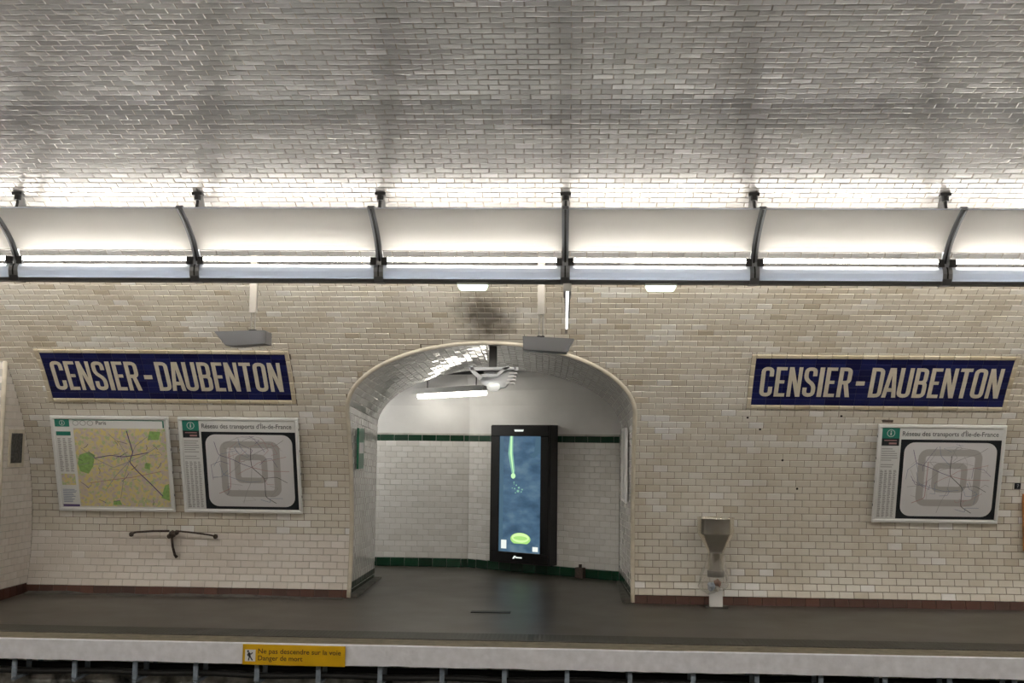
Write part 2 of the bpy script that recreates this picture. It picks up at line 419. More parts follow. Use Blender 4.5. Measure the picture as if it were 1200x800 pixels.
_fonts = {}
def text_pts(body, height, bold=0.0):
    """flat outline mesh of a word, cap height scaled to `height`; returns verts, faces, width"""
    key = (body, bold)
    if key not in _fonts:
        cu = bpy.data.curves.new('txt', 'FONT'); cu.body = body; cu.size = 1.0; cu.resolution_u = 3; cu.offset = bold
        ob = bpy.data.objects.new('txt', cu); col.objects.link(ob)
        dg = bpy.context.evaluated_depsgraph_get(); dg.update()
        me = ob.evaluated_get(dg).to_mesh()
        _fonts[key] = ([(v.co.x, v.co.y) for v in me.vertices], [tuple(p.vertices) for p in me.polygons])
        ob.evaluated_get(dg).to_mesh_clear()
        bpy.data.objects.remove(ob); bpy.data.curves.remove(cu)
    vs, fs = _fonts[key]
    k = height / 0.69
    xs = [v[0] for v in vs]
    return [((x - min(xs)) * k, y * k) for x, y in vs], fs, (max(xs) - min(xs)) * k
def add_text(mb, fr, body, a, b, height, c, width=None, bold=0.0):
    vs, fs, w = text_pts(body, height, bold)
    sx = width / w if width else 1.0
    mb.add([fr.p(a + x * sx, b + y, c) for x, y in vs], fs)

# ------------------------------------------------------------------ tiles
TL, TH = 0.152, 0.0742          # tile pitch
JOINT = 0.0042
def tile_template(L, H, inset=0.0065, h=0.0046, base=-0.005, lip=0.0004):
    a, b = L / 2, H / 2
    vs = []
    for (e, z) in ((0, base), (0, lip), (inset * 0.45, h * 0.88), (inset * 1.2, h)):
        vs += [(-a + e, -b + e, z), (a - e, -b + e, z), (a - e, b - e, z), (-a + e, b - e, z)]
    fs = [(12, 13, 14, 15)]
    for l in (0, 4, 8):
        for i in range(4): fs.append((l + i, l + (i + 1) % 4, l + 4 + (i + 1) % 4, l + 4 + i))
    return np.array(vs), fs
T_V, T_F = tile_template(TL - JOINT, TH - JOINT)
_variant = {}
def tile_mesh(tint, m, tv=T_V, key='tile'):
    q = round(min(1, max(0, tint)) * 15)
    k = (q, m.name, key)
    if k not in _variant:
        me = bpy.data.meshes.new(key)
        me.from_pydata([tuple(v) for v in tv], [], T_F)
        at = me.attributes.new('tint', 'FLOAT', 'POINT'); at.data.foreach_set('value', [q / 15] * len(tv))
        me.materials.append(m); me.update()
        _variant[k] = me
    return _variant[k]

_CAMM = np.array([[CR.x, CR.y, CR.z], [CU.x, CU.y, CU.z], [CF.x, CF.y, CF.z]])
def project(P):
    c = (np.asarray(P, float) - np.array([0, 0, CAM_Z])) @ _CAMM.T
    return np.stack([600 + 1380 * c[..., 0] / c[..., 2], 400 - 1380 * c[..., 1] / c[..., 2], c[..., 2]], -1)

class Tiling:
    """collects tile placements of one wall; the 300 that show largest become objects, the rest one mesh"""
    def __init__(s): s.items = []; s.extra_v = []; s.extra_f = []; s.extra_t = []; s.extra_m = []
    def put(s, c, u, v, n, sx, sy, tint, mi=0, tilt=0.007, proud=0.0006):
        ax, ay = rng.normal(0, tilt, 2); c = np.asarray(c, float) + np.asarray(n) * rng.normal(0, proud)
        s.items.append((c, np.asarray(u) + np.asarray(n) * ax, np.asarray(v) + np.asarray(n) * ay, np.asarray(n, float), sx, sy, tint, mi))
    def build(s, parent, mats, name='tile', hide=None, limit=300, tv=T_V, key='tile', rest='tiling'):
        n = len(s.items)
        score = []
        for i, it in enumerate(s.items):
            c, u, v, nn, sx, sy, tint, mi = it
            hu, hv = u * (TL / 2 * sx), v * (TH / 2 * sy)
            q = project([c - hu - hv, c + hu - hv, c + hu + hv, c - hu + hv])
            if (q[:, 2] < 0.5).any() or q[:, 0].min() < 2 or q[:, 0].max() > 1198 or q[:, 1].min() < 2 or q[:, 1].max() > 798 \
               or (hide and hide(q[:, 0].mean(), q[:, 1].mean())) or np.dot(nn, np.array([0, 0, CAM_Z]) - c) <= 0:
                score.append(0); continue
            x, y = q[:, 0], q[:, 1]
            score.append(abs(np.dot(x, np.roll(y, 1)) - np.dot(y, np.roll(x, 1))) / 2)
        order = np.argsort(score)[::-1]
        singles = set(int(i) for i in order[:limit] if score[int(i)] > 0)
        loc = parent.location
        for i in sorted(singles):
            c, u, v, nn, sx, sy, tint, mi = s.items[i]
            o = bpy.data.objects.new(name, tile_mesh(tint, mats[mi], tv, key)); col.objects.link(o)
            o.parent = parent
            u2, v2 = u * sx, v * sy
            o.matrix_local = Matrix(((u2[0], v2[0], nn[0], c[0] - loc.x), (u2[1], v2[1], nn[1], c[1] - loc.y), (u2[2], v2[2], nn[2], c[2] - loc.z), (0, 0, 0, 1)))
        V = []; F = []; T = []; MI = []
        for i, it in enumerate(s.items):
            if i in singles: continue
            c, u, v, nn, sx, sy, tint, mi = it
            k = len(V) * 16
            V.append(c[None] + tv[:, :1] * (u * sx)[None] + tv[:, 1:2] * (v * sy)[None] + tv[:, 2:3] * nn[None])
            F += [tuple(k + j for j in f) for f in T_F]; T += [tint] * 16; MI += [mi] * len(T_F)
        allv = np.concatenate(V) if V else np.zeros((0, 3))
        k = len(allv)
        if s.extra_v:
            allv = np.concatenate([allv, np.array(s.extra_v)]); F += [tuple(k + j for j in f) for f in s.extra_f]; T += s.extra_t; MI += s.extra_m
        if len(allv):
            me = bpy.data.meshes.new(rest)
            me.from_pydata([tuple(q) for q in (allv - np.array(loc))], [], F)
            at = me.attributes.new('tint', 'FLOAT', 'POINT'); at.data.foreach_set('value', np.clip(T, 0, 1).astype(np.float32))
            for m in mats: me.materials.append(m)
            me.polygons.foreach_set('material_index', MI); me.update()
            o = bpy.data.objects.new(rest, me); col.objects.link(o); o.parent = parent; o['kind'] = 'stuff'

# smooth value noise for tile tint patches
_gn = rng.random((64, 64))
def vnoise(x, y):
    xi, yi = math.floor(x), math.floor(y); fx, fy = x - xi, y - yi
    fx, fy = fx * fx * (3 - 2 * fx), fy * fy * (3 - 2 * fy)
    g = lambda a, b: _gn[a % 64, b % 64]
    return (g(xi, yi) * (1 - fx) + g(xi + 1, yi) * fx) * (1 - fy) + (g(xi, yi + 1) * (1 - fx) + g(xi + 1, yi + 1) * fx) * fy
def tint_at(x, y):
    t = 0.5 + rng.normal(0, 0.09) + (vnoise(x * 1.3 + 7, y * 1.3) - 0.5) * 0.35
    if vnoise(x * 2.1 + 31, y * 5.0 + 9) > 0.80: t = 0.86 + rng.normal(0, 0.06)      # replaced whiter tiles
    elif rng.random() < 0.03: t = 0.95
    elif rng.random() < 0.02: t = 0.2
    return t

# ------------------------------------------------------------------ the arch
ARCH_C, ARCH_H, ARCH_S, ARCH_R = -0.83, 1.53, 2.05, 0.70       # at the platform wall
BACK_C, BACK_H, BACK_S, BACK_R = -0.863, 1.497, 1.92, 0.72     # at the inner end
BACK_Y = 14.5
def arch_half(z):
    if z <= ARCH_S: return ARCH_H
    if z >= ARCH_S + ARCH_R: return 0.0
    return ARCH_H * math.sqrt(1 - ((z - ARCH_S) / ARCH_R) ** 2)
def arch_z(x):
    q = (x - ARCH_C) / ARCH_H
    return ARCH_S + ARCH_R * math.sqrt(max(0, 1 - q * q))
S_ARCH_TOP = s_of_z(ARCH_S + ARCH_R)
BOX_X, BOX_Y, BOX_TOP = -5.93, 12.12, 2.535
S_BOX = s_of_z(BOX_TOP)
SIGNS = [(-5.585, -2.895), (1.855, 4.525)]
SIGN_S0, SIGN_S1 = 2.232, 2.926
ROW0 = 0.132                     # first cream course, above the brown base
N_WALL = 54
S_SPLIT = ROW0 + N_WALL * TH
N_CEIL = 60
XL, XR = -7.6, 6.6
FLOOR_WALL_Z = 0.045
def cut_intervals(x0, x1, blocks):
    segs = [(x0, x1)]
    for b0, b1 in blocks:
        out = []
        for a0, a1 in segs:
            if b1 <= a0 or b0 >= a1: out.append((a0, a1)); continue
            if b0 > a0: out.append((a0, b0))
            if b1 < a1: out.append((b1, a1))
        segs = out
    return segs

# ---- mortar bed of the wall (the surface behind the tiles), with the archway left open
mb = MB()
edges = list(np.arange(0.0, S_SPLIT, 0.0185)) + [S_SPLIT]
for s0, s1 in zip(edges[:-1], edges[1:]):
    z0, z1 = yz(s0)[1], yz(s1)[1]
    sm = (s0 + s1) / 2
    lo = (BOX_X if sm < S_BOX else -16.0)
    h0, h1 = arch_half(z0), arch_half(z1)
    cols = []
    if sm < S_ARCH_TOP and h0 > 0: cols = [((lo, lo), (ARCH_C - h0, ARCH_C - h1)), ((ARCH_C + h0, ARCH_C + h1), (16.0, 16.0))]
    else: cols = [((lo, lo), (16.0, 16.0))]
    for i, ((a0, a1), (b0, b1)) in enumerate(cols):
        mb.mi = 1 if (sm < 0.72 and i == 0) else 0
        mb.add([wp(a0, s0), wp(b0, s0), wp(b1, s1), wp(a1, s1)], [(0, 1, 2, 3)])
wall_back = link('wall_back', mb, [M_mortar, M_mortar_pale])
tag(wall_back, 'curved cream tiled platform wall with an arched opening', 'wall', kind='structure')

tl = Tiling()
for r in range(N_WALL):
    s0 = ROW0 + r * TH; s1 = s0 + TH; sm = (s0 + s1) / 2
    o, v, n = wall_frame(sm)
    z0, z1 = yz(s0)[1], yz(s1)[1]
    blocks = []
    if sm < S_BOX: blocks.append((-99, BOX_X + 0.002))
    arched = s0 < S_ARCH_TOP
    if arched:
        h = arch_half(z0); blocks.append((ARCH_C - h - 0.004, ARCH_C + h + 0.004))
    for (a, b) in SIGNS:
        if s1 > SIGN_S0 and s0 < SIGN_S1: blocks.append((a, b))
    off = (TL / 2 if r % 2 else 0.0) + rng.normal(0, 0.002)
    for (a0, a1) in cut_intervals(XL, XR, blocks):
        k0 = math.floor((a0 - off) / TL)
        x = off + k0 * TL
        while x < a1:
            e0, e1 = max(x, a0), min(x + TL, a1)
            if e1 - e0 > 0.016:
                cx = (e0 + e1) / 2
                pale = cx < ARCH_C and sm < 0.72
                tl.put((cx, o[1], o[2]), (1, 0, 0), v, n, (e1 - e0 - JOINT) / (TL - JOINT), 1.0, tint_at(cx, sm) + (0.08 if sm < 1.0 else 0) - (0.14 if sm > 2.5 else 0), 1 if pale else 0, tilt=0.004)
            x += TL
    # thin cut pieces above and below the station signs
    for (q0, q1) in ((s0, SIGN_S0), (SIGN_S1, s1)):
        if not (s0 <= q0 < q1 <= s1) or q1 - q0 > TH - 0.001 or q1 - q0 < 0.008: continue
        oo, v2, n2 = wall_frame((q0 + q1) / 2)
        for (a0, a1) in SIGNS:
            x = off + math.floor((a0 - off) / TL) * TL
            while x < a1:
                e0, e1 = max(x, a0), min(x + TL, a1)
                if e1 - e0 > 0.016:
                    tl.put(((e0 + e1) / 2, oo[1], oo[2]), (1, 0, 0), v2, n2, (e1 - e0 - JOINT) / (TL - JOINT), (q1 - q0 - 0.003) / (TH - JOINT), tint_at(x, sm), 0, tilt=0.003)
                x += TL
    # pieces cut to the curve of the arch
    if arched and z1 > ARCH_S:
        h0, h1 = arch_half(z0) + 0.004, arch_half(z1)
        for sgn in (-1, 1):
            xa, xb = ARCH_C + sgn * h1, ARCH_C + sgn * h0
            lo, hi = min(xa, xb), max(xa, xb)
            if h1 == 0 and sgn == 1: continue
            if h1 == 0: lo, hi = ARCH_C - h0, ARCH_C + h0
            nseg = max(2, int((hi - lo) / 0.05))
            xs = np.linspace(lo, hi, nseg + 1)
            bot = [wp(x, min(s1 - 0.004, max(s0 + 0.002, s_of_z(arch_z(x)))), 0.003) for x in xs]
            top = [wp(x, s1 - 0.003, 0.003) for x in xs]
            k = len(tl.extra_v); tl.extra_v += bot + top
            nn = nseg + 1
            fs = [(k + i, k + i + 1, k + nn + i + 1, k + nn + i) for i in range(nseg)]
            tl.extra_f += fs; tl.extra_t += [0.45 + rng.normal(0, 0.1)] * (2 * nn); tl.extra_m += [0] * len(fs)
def hide_wall(x, y):
    if y < 336: return True
    for a, b, c, d in ((52, 210, 480, 605), (205, 360, 480, 608), (1012, 1185, 488, 620), (812, 866, 600, 715), (250, 320, 330, 412), (608, 680, 330, 420), (150, 262, 618, 662)):
        if a < x < b and c < y < d: return True
    return False
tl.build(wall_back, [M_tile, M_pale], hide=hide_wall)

# small dark anchor holes left in the wall
for k, (x, s) in enumerate([(2.02, 1.98), (2.28, 1.62), (3.30, 2.10), (2.45, 1.30), (3.30, 1.27), (2.85, 2.15), (1.88, 2.12)]):
    o, v, n = wall_frame(s); fr = Frame((x, o[1], o[2]), (1, 0, 0), v, n)
    m = MB(); m.disc(fr, 0, 0, 0.013 if k != 2 else 0.03, 0.0062, 10, 0.013)
    link('anchor_hole', m, M_hole, wall_back)

# ---- the vault above
mb = MB()
se = list(np.linspace(S_SPLIT, S_SPLIT + N_CEIL * TH, 60))
for s0, s1 in zip(se[:-1], se[1:]):
    mb.add([wp(-16, s0), wp(16, s0), wp(16, s1), wp(-16, s1)], [(0, 1, 2, 3)])
ceiling = link('ceiling', mb, M_mortar)
tag(ceiling, 'cream tiled vault of the station above the strip lights', 'ceiling', kind='structure')
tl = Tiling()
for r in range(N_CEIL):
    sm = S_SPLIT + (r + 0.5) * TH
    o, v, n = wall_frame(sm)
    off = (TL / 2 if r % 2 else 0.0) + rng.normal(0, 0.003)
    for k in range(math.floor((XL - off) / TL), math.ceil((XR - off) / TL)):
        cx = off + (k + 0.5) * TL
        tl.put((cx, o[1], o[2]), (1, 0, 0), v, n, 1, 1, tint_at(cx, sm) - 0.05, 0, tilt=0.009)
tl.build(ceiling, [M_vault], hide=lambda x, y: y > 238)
S_END = S_SPLIT + N_CEIL * TH
# rest of the vault, over the tracks and the camera's platform
mb = MB()
s_last = float(_S[np.argmin(np.abs(_Z[_half:] - 0.0)) + _half])
se = np.linspace(S_END, s_last, 60)
for s0, s1 in zip(se[:-1], se[1:]):
    (y0, z0), (y1, z1) = yz(s0), yz(s1)
    mb.add([(-16, y0, z0), (16, y0, z0), (16, y1, z1), (-16, y1, z1)], [(0, 1, 2, 3)])
tag(link('wall_near', mb, M_cream, smooth=True), 'cream vault over the tracks and the nearer platform', 'wall', kind='structure')
for nm, x in (('wall_bounce_left', -16), ('wall_bounce_right', 16)):  # unseen walls added to bounce light; the station itself runs on
    mb = MB(); pts = [(x,) + yz(s) for s in np.linspace(0, s_last, 50)]
    pts += [(x, -0.5, -1.3), (x, 12.9, -1.3)]
    mb.add(pts, [tuple(range(len(pts)))])
    tag(link(nm, mb, M_cream), 'added cream wall bouncing light at the unseen %s end' % nm.split('_')[-1], 'wall', kind='structure')

# ---- brown base course
for nm, x0, x1, lab in (('baseboard_left', BOX_X, ARCH_C - ARCH_H, 'dark red-brown tiled base course left of the arch'), ('baseboard_right', ARCH_C + ARCH_H, XR, 'dark red-brown tiled base course right of the arch')):
    mb = MB()
    mb.add([wp(x0, 0.0, 0.001), wp(x1, 0.0, 0.001), wp(x1, ROW0 + 0.004, 0.001), wp(x0, ROW0 + 0.004, 0.001)], [(0, 1, 2, 3)])
    base = link(nm, mb, M_rust); tag(base, lab, 'baseboard', kind='structure')
    tb = Tiling()
    o, v, n = wall_frame(ROW0 - 0.055)
    x = x0
    while x < x1 - 0.02:
        e1 = min(x + TL, x1)
        tb.put((( x + e1) / 2, o[1], o[2] ), (1, 0, 0), v, n, (e1 - x - JOINT) / (TL - JOINT), 0.106 / (TH - JOINT), rng.random(), 0, tilt=0.006)
        tb.items[-1] = (tb.items[-1][0] + n * 0.004,) + tb.items[-1][1:]
        x += TL
    tb.build(base, [M_brown], limit=300)

# ---- cream bullnose round the arch
path = []
for z in np.linspace(0.05, ARCH_S, 16): path.append((ARCH_C - ARCH_H, wall_y(z), z))
for a in np.linspace(math.pi, 0, 41)[1:-1]:
    z = ARCH_S + ARCH_R * math.sin(a); path.append((ARCH_C + ARCH_H * math.cos(a), wall_y(z), z))
for z in np.linspace(ARCH_S, 0.05, 16): path.append((ARCH_C + ARCH_H, wall_y(z), z))
m = MB(); m.tube(path, 0.024, 10)
tag(link('trim_1', m, M_trim, smooth=True), 'cream rounded tile edging following the arch opening', 'trim', kind='structure')

# ---- reveal and soffit of the archway
N_J = 26          # straight courses per jamb, from the floor up to the springing
def profile(tau, back):
    """point (x, z) along jamb - arch - jamb, tau in course units"""
    c, h, sp, ri = (BACK_C, BACK_H, BACK_S, BACK_R) if back else (ARCH_C, ARCH_H, ARCH_S, ARCH_R)
    z_lo = 0.05
    if tau <= N_J: return c - h, z_lo + (sp - z_lo) * tau / N_J
    if tau >= N_J + N_A: return c + h, sp - (sp - z_lo) * (tau - N_J - N_A) / N_J
    f = (tau - N_J) / N_A
    a = math.pi - np.interp(f, _af, _aa)
    return c + h * math.cos(a), sp + ri * math.sin(a)
_aa = np.linspace(0, math.pi, 400)
_al = np.concatenate([[0], np.cumsum(np.hypot(np.diff(-1.51 * np.cos(_aa)), np.diff(0.71 * np.sin(_aa))))])
_af = _al / _al[-1]
N_A = round(_al[-1] / TH)
def reveal_pt(tau, y):
    xf, zf = profile(tau, False); xb, zb = profile(tau, True)
    f = (y - 12.4) / (BACK_Y - 12.4)
    return np.array([xf + (xb - xf) * f, y, zf + (zb - zf) * f])
def reveal_front(tau):
    z = profile(tau, False)[1]; y = wall_y(z)
    for _ in range(3): y = wall_y(reveal_pt(tau, y)[2])
    return y
NT = 2 * N_J + N_A
mb = MB()
for k in range(NT * 2):
    t0, t1 = k / 2, (k + 1) / 2
    mb.mi = 0
    mb.add([reveal_pt(t0, reveal_front(t0)), reveal_pt(t0, BACK_Y), reveal_pt(t1, BACK_Y), reveal_pt(t1, reveal_front(t1))], [(0, 1, 2, 3)])
reveal = link('wall_archway', mb, [M_mortar_mid])
tag(reveal, 'glossy white tiled sides and soffit inside the archway', 'wall', kind='structure')
tl = Tiling()
for k in range(NT):
    tm = k + 0.5
    yf = reveal_front(tm) + 0.012
    y = BACK_Y - (TL / 2 if k % 2 else 0)
    if k % 2: spans = [(BACK_Y - TL / 2, BACK_Y)]
    else: spans = []
    while y > yf + 0.02:
        spans.append((max(y - TL, yf), y)); y -= TL
    zlow = reveal_pt(tm, 13.5)[2]
    for a, b in spans:
        yc = (a + b) / 2
        p = reveal_pt(tm, yc); v = reveal_pt(k + 1, yc) - reveal_pt(k, yc); hgt = np.linalg.norm(v); v = v / hgt
        u = reveal_pt(tm, b) - reveal_pt(tm, a); ul = np.linalg.norm(u); u = u / ul
        n = np.cross(u, v); n /= np.linalg.norm(n)
        cen = np.array([-0.85, yc, 1.3])
        if np.dot(n, cen - p) < 0: n = -n
        tl.put(p, u, v, n, (ul - JOINT) / (TL - JOINT), (hgt - JOINT) / (TH - JOINT), rng.random(), 1 if zlow < 0.20 else 0, tilt=0.012)
tl.build(reveal, [M_white, M_green])

# ---- passage behind the arch
FZ = 0.07
K1 = np.array([-1.33, 15.86]); K2 = np.array([0.63, 14.60])
ud = (K2 - K1) / np.linalg.norm(K2 - K1); RW = float(np.linalg.norm(K2 - K1))
def passage_wall(name, label, p0, p1):
    L = float(np.linalg.norm(p1 - p0)); u2 = (p1 - p0) / L
    fr = Frame((p0[0], p0[1], FZ), (u2[0], u2[1], 0), (0, 0, 1), (u2[1], -u2[0], 0))
    m = MB(); m.mi = 0
    m.add([fr.p(0, 0), fr.p(L, 0), fr.p(L, 1.78), fr.p(0, 1.78)], [(0, 1, 2, 3)])
    m.mi = 1
    # plaster: upright, then curving over into the passage ceiling
    prof = [(0, 1.78), (0, 2.15), (0.03, 2.35), (0.10, 2.52), (0.22, 2.66), (0.42, 2.76), (0.75, 2.82)]
    for (c0, b0), (c1, b1) in zip(prof[:-1], prof[1:]):
        m.add([fr.p(-0.2, b0, c0), fr.p(L + 0.2, b0, c0), fr.p(L + 0.2, b1, c1), fr.p(-0.2, b1, c1)], [(0, 1, 2, 3)])
    w = link(name, m, [M_mortar_mid, M_plaster]); tag(w, label, 'wall', kind='structure')
    tw = Tiling()
    n = fr.n
    def course(b, hgt, mi, off, proud=0.0, ln=TL):
        x = -off
        while x < L - 0.01:
            a0, a1 = max(0, x), min(L, x + ln)
            if a1 - a0 > 0.015:
                tw.put(fr.p((a0 + a1) / 2, b + hgt / 2, proud), fr.u, fr.v, n, (a1 - a0 - JOINT) / (TL - JOINT), (hgt - JOINT) / (TH - JOINT), rng.random(), mi, tilt=0.02)
            x += ln
    course(0.0, 0.118, 1, 0.05, 0.006, 0.19)
    nrow = 21; rh = (1.675 - 0.118) / nrow
    for r in range(nrow): course(0.118 + r * rh, rh, 0, TL / 2 if r % 2 else 0)
    course(1.675, 0.084, 1, 0.03, 0.002, 0.19)
    tw.build(w, [M_white, M_green])
    return fr
fr_left = passage_wall('wall_passage_left', 'white tiled passage wall with green bands, left of the screen', np.array([-4.6, 15.97]), K1)
fr_right = passage_wall('wall_passage_right', 'white tiled angled passage wall with green bands behind the screen', K1, K2)
mb = MB()
mb.add([(-4.7, 14.4, 2.9), (1.2, 14.4, 2.9), (1.2, 16.2, 2.9), (-4.7, 16.2, 2.9)], [(0, 1, 2, 3)])
tag(link('ceiling_passage', mb, M_plaster), 'white plaster ceiling of the passage behind the arch', 'ceiling', kind='structure')
mb = MB()
mb.add([(-4.7, BACK_Y, FZ), (BACK_C - BACK_H, BACK_Y, FZ), (BACK_C - BACK_H, BACK_Y, 2.9), (-4.7, BACK_Y, 2.9)], [(0, 1, 2, 3)])
# wall over the inner end of the soffit
xs = [reveal_pt(t, BACK_Y) for t in np.linspace(N_J, N_J + N_A, 30)]
for p, q in zip(xs[:-1], xs[1:]): mb.add([p, q, (q[0], BACK_Y, 2.9), (p[0], BACK_Y, 2.9)], [(0, 1, 2, 3)])
mb.add([(BACK_C + BACK_H, BACK_Y, FZ), (1.3, BACK_Y, FZ), (1.3, BACK_Y, 2.9), (BACK_C + BACK_H, BACK_Y, 2.9)], [(0, 1, 2, 3)])
mb.add([(-4.6, BACK_Y, FZ), (-4.6, 16.0, FZ), (-4.6, 16.0, 2.9), (-4.6, BACK_Y, 2.9)], [(0, 1, 2, 3)])
tag(link('wall_passage_near', mb, M_plaster), 'plaster side of the passage that faces away from the platform', 'wall', kind='structure')

# ---- projecting tiled pier at the left end
mb = MB()
zs = np.linspace(0.0, BOX_TOP, 40)
for z0, z1 in zip(zs[:-1], zs[1:]):
    mb.add([(BOX_X, BOX_Y, z0), (BOX_X, wall_y(z0), z0), (BOX_X, wall_y(z1), z1), (BOX_X, max(BOX_Y, 0), z1)], [(0, 1, 2, 3)])
mb.add([(-16, BOX_Y, 0), (BOX_X, BOX_Y, 0), (BOX_X, BOX_Y, BOX_TOP), (-16, BOX_Y, BOX_TOP)], [(0, 1, 2, 3)])
pier = link('wall_left', mb, M_mortar_mid)
tag(pier, 'pale tiled pier projecting from the wall at the left edge', 'wall', kind='structure')
tl = Tiling()
for r in range(33):
    z = 0.15 + r * TH + TH / 2
    y1 = wall_y(z) - 0.006; y = BOX_Y + 0.02 + (0 if r % 2 else -TL / 2)
    while y < y1 - 0.012:
        a, b = max(BOX_Y + 0.018, y), min(y + TL, y1)
        if b - a > 0.015: tl.put((BOX_X, (a + b) / 2, z), (0, 1, 0), (0, 0, 1), (1, 0, 0), (b - a - JOINT) / (TL - JOINT), 1, 0.35 + 0.4 * rng.random(), 0)
        y += TL
    x = BOX_X - 0.02 - (0 if r % 2 else TL / 2)
    while x > -7.5:
        tl.put((x - TL / 2, BOX_Y, z), (1, 0, 0), (0, 0, 1), (0, -1, 0), 1, 1, 0.35 + 0.4 * rng.random(), 0); x -= TL
for (a, b) in ((12.14, 12.29), (12.29, 12.44), (12.44, 12.59), (12.59, 12.74), (12.74, 12.83)):
    tl.put((BOX_X + 0.005, (a + b) / 2, 0.08), (0, 1, 0), (0, 0, 1), (1, 0, 0), (b - a - JOINT) / (TL - JOINT), 0.14 / TH, rng.random(), 1)
tl.build(pier, [M_pale, M_brown])
m = MB(); m.tube([(BOX_X - 0.012, BOX_Y + 0.012, z) for z in np.linspace(0.02, BOX_TOP, 12)] , 0.026, 10)
link('edging', m, M_trim, pier, smooth=True)
# small dark grille plate on the pier's side
g = thing('grille_plate', 'small dark grey metal plate in a pale frame on the left pier', 'plate', (BOX_X + 0.006, 12.42, 1.46))
fr = Frame((BOX_X + 0.006, 12.42, 1.62), (0, 1, 0), (0, 0, 1), (1, 0, 0))
m = MB(); m.box(fr, -0.135, 0.135, -0.16, 0.16, 0, 0.012, 0.003); link('plate', m, mat('mottled_dark_plate', (0.06, 0.06, 0.058), 0.55, noise=0.7, nscale=35), g)
m = MB()
for a0, a1, b0, b1 in ((-0.17, -0.135, -0.2, 0.2), (0.135, 0.17, -0.2, 0.2), (-0.135, 0.135, 0.16, 0.2), (-0.135, 0.135, -0.2, -0.16)): m.box(fr, a0, a1, b0, b1, 0, 0.016)
link('frame', m, M_trim, g)

# ------------------------------------------------------------------ platform, pit, floors
EDGE_Y = 10.19
def floor_z(y): return FLOOR_WALL_Z * (y - EDGE_Y) / (12.85 - EDGE_Y)
mb = MB()
prof = [(10.86, floor_z(10.86)), (12.0, floor_z(12.0)), (12.86, FLOOR_WALL_Z)]
for (y0, z0), (y1, z1) in zip(prof[:-1], prof[1:]): mb.add([(-16, y0, z0), (16, y0, z0), (16, y1, z1), (-16, y1, z1)], [(0, 1, 2, 3)])
# through the arch and into the passage
mb.add([(ARCH_C - ARCH_H - 0.05, 12.86, FLOOR_WALL_Z), (ARCH_C + ARCH_H + 0.05, 12.86, FLOOR_WALL_Z), (0.75, BACK_Y, FZ), (-2.45, BACK_Y, FZ)], [(0, 1, 2, 3)])
mb.add([(-4.7, BACK_Y, FZ), (1.2, BACK_Y, FZ), (1.2, 16.2, FZ), (-4.7, 16.2, FZ)], [(0, 1, 2, 3)])
flo = link('floor', mb, M_floor)
tag(flo, 'dark worn asphalt platform floor running into the passage', 'floor', kind='structure')
m = MB(); m.box(WORLD, -16, 16, 10.50, 10.86, -0.16, 0.012); link('studded_strip', m, M_tactile, flo)
m = MB(); m.box(WORLD, -16, 16, EDGE_Y + 0.012, 10.50, -0.16, 0.004); link('edge_stone', m, M_beige, flo)
# low concrete kerbs along the foot of the jambs
for x0, x1 in ((-2.36, -2.27), (0.59, 0.68)):
    m = MB(); m.box(WORLD, x0, x1, 12.86, BACK_Y, 0.03, 0.085); link('kerb', m, M_cement, flo)
# loose cement along the foot of the left wall
m = MB(); n = 90; xs = np.linspace(-5.9, -2.4, n)
hs = [0.012 + 0.05 * max(0, vnoise(x * 3.1 + 3, 1.7) - 0.35) for x in xs]; ds = [0.05 + 0.10 * vnoise(x * 4.0, 8.2) for x in xs]
vsx = [(x, 12.835, 0.04 + h_) for x, h_ in zip(xs, hs)] + [(x, 12.80 - d_, 0.042 + 0.001) for x, d_ in zip(xs, ds)]
m.add(vsx, [(i, i + 1, n + i + 1, n + i) for i in range(n - 1)]); link('cement_fillet', m, M_cement, flo, smooth=True)
# white painted edge, uneven along its lower side
m = MB(); n = 400; xs = np.linspace(-16, 16, n)
lowz = [-0.168 - 0.012 * vnoise(x * 9, 3.3) for x in xs]
topz = [0.0 - 0.007 * max(0, vnoise(x * 2.3, 6.1) - 0.6) for x in xs]
vv = []
for x, l, t in zip(xs, lowz, topz): vv += [(x, EDGE_Y + 0.012, t + 0.004), (x, EDGE_Y, t - 0.006), (x, EDGE_Y - 0.002, l), (x, EDGE_Y + 0.09, l)]
fs = []
for i in range(n - 1):
    for k in range(3): fs.append((4 * i + k, 4 * i + 4 + k, 4 * i + 5 + k, 4 * i + 1 + k))
m.add(vv, fs)
tag(link('trim_2', m, M_white_paint), 'white painted front edge of the far platform', 'platform edge', kind='structure')
m = MB()
m.add([(-16, EDGE_Y + 0.05, -0.165), (16, EDGE_Y + 0.05, -0.165), (16, 10.98, -0.165), (-16, 10.98, -0.165)], [(0, 1, 2, 3)])
n = 160; xs = np.linspace(-9, 9, n); zz = np.linspace(-1.3, -0.165, 16)
vv = [(x, 10.95 - 0.07 * vnoise(x * 5, z * 9 + 4) - 0.03 * vnoise(x * 17, z * 21), z) for z in zz for x in xs]
m.add(vv, [(j * n + i, j * n + i + 1, (j + 1) * n + i + 1, (j + 1) * n + i) for j in range(15) for i in range(n - 1)])
for x0, x1 in ((-16, -9), (9, 16)): m.add([(x0, 10.93, -1.3), (x1, 10.93, -1.3), (x1, 10.93, -0.165), (x0, 10.93, -0.165)], [(0, 1, 2, 3)])
tag(link('wall_pit', m, M_rock), 'dark sooty rough wall under the platform edge', 'wall', kind='structure')
m = MB(); m.add([(-16, 2.1, -1.3), (16, 2.1, -1.3), (16, 11, -1.3), (-16, 11, -1.3)], [(0, 1, 2, 3)])
tag(link('floor_trackbed', m, M_ballast), 'dark track bed between the two platforms', 'track bed', kind='structure')
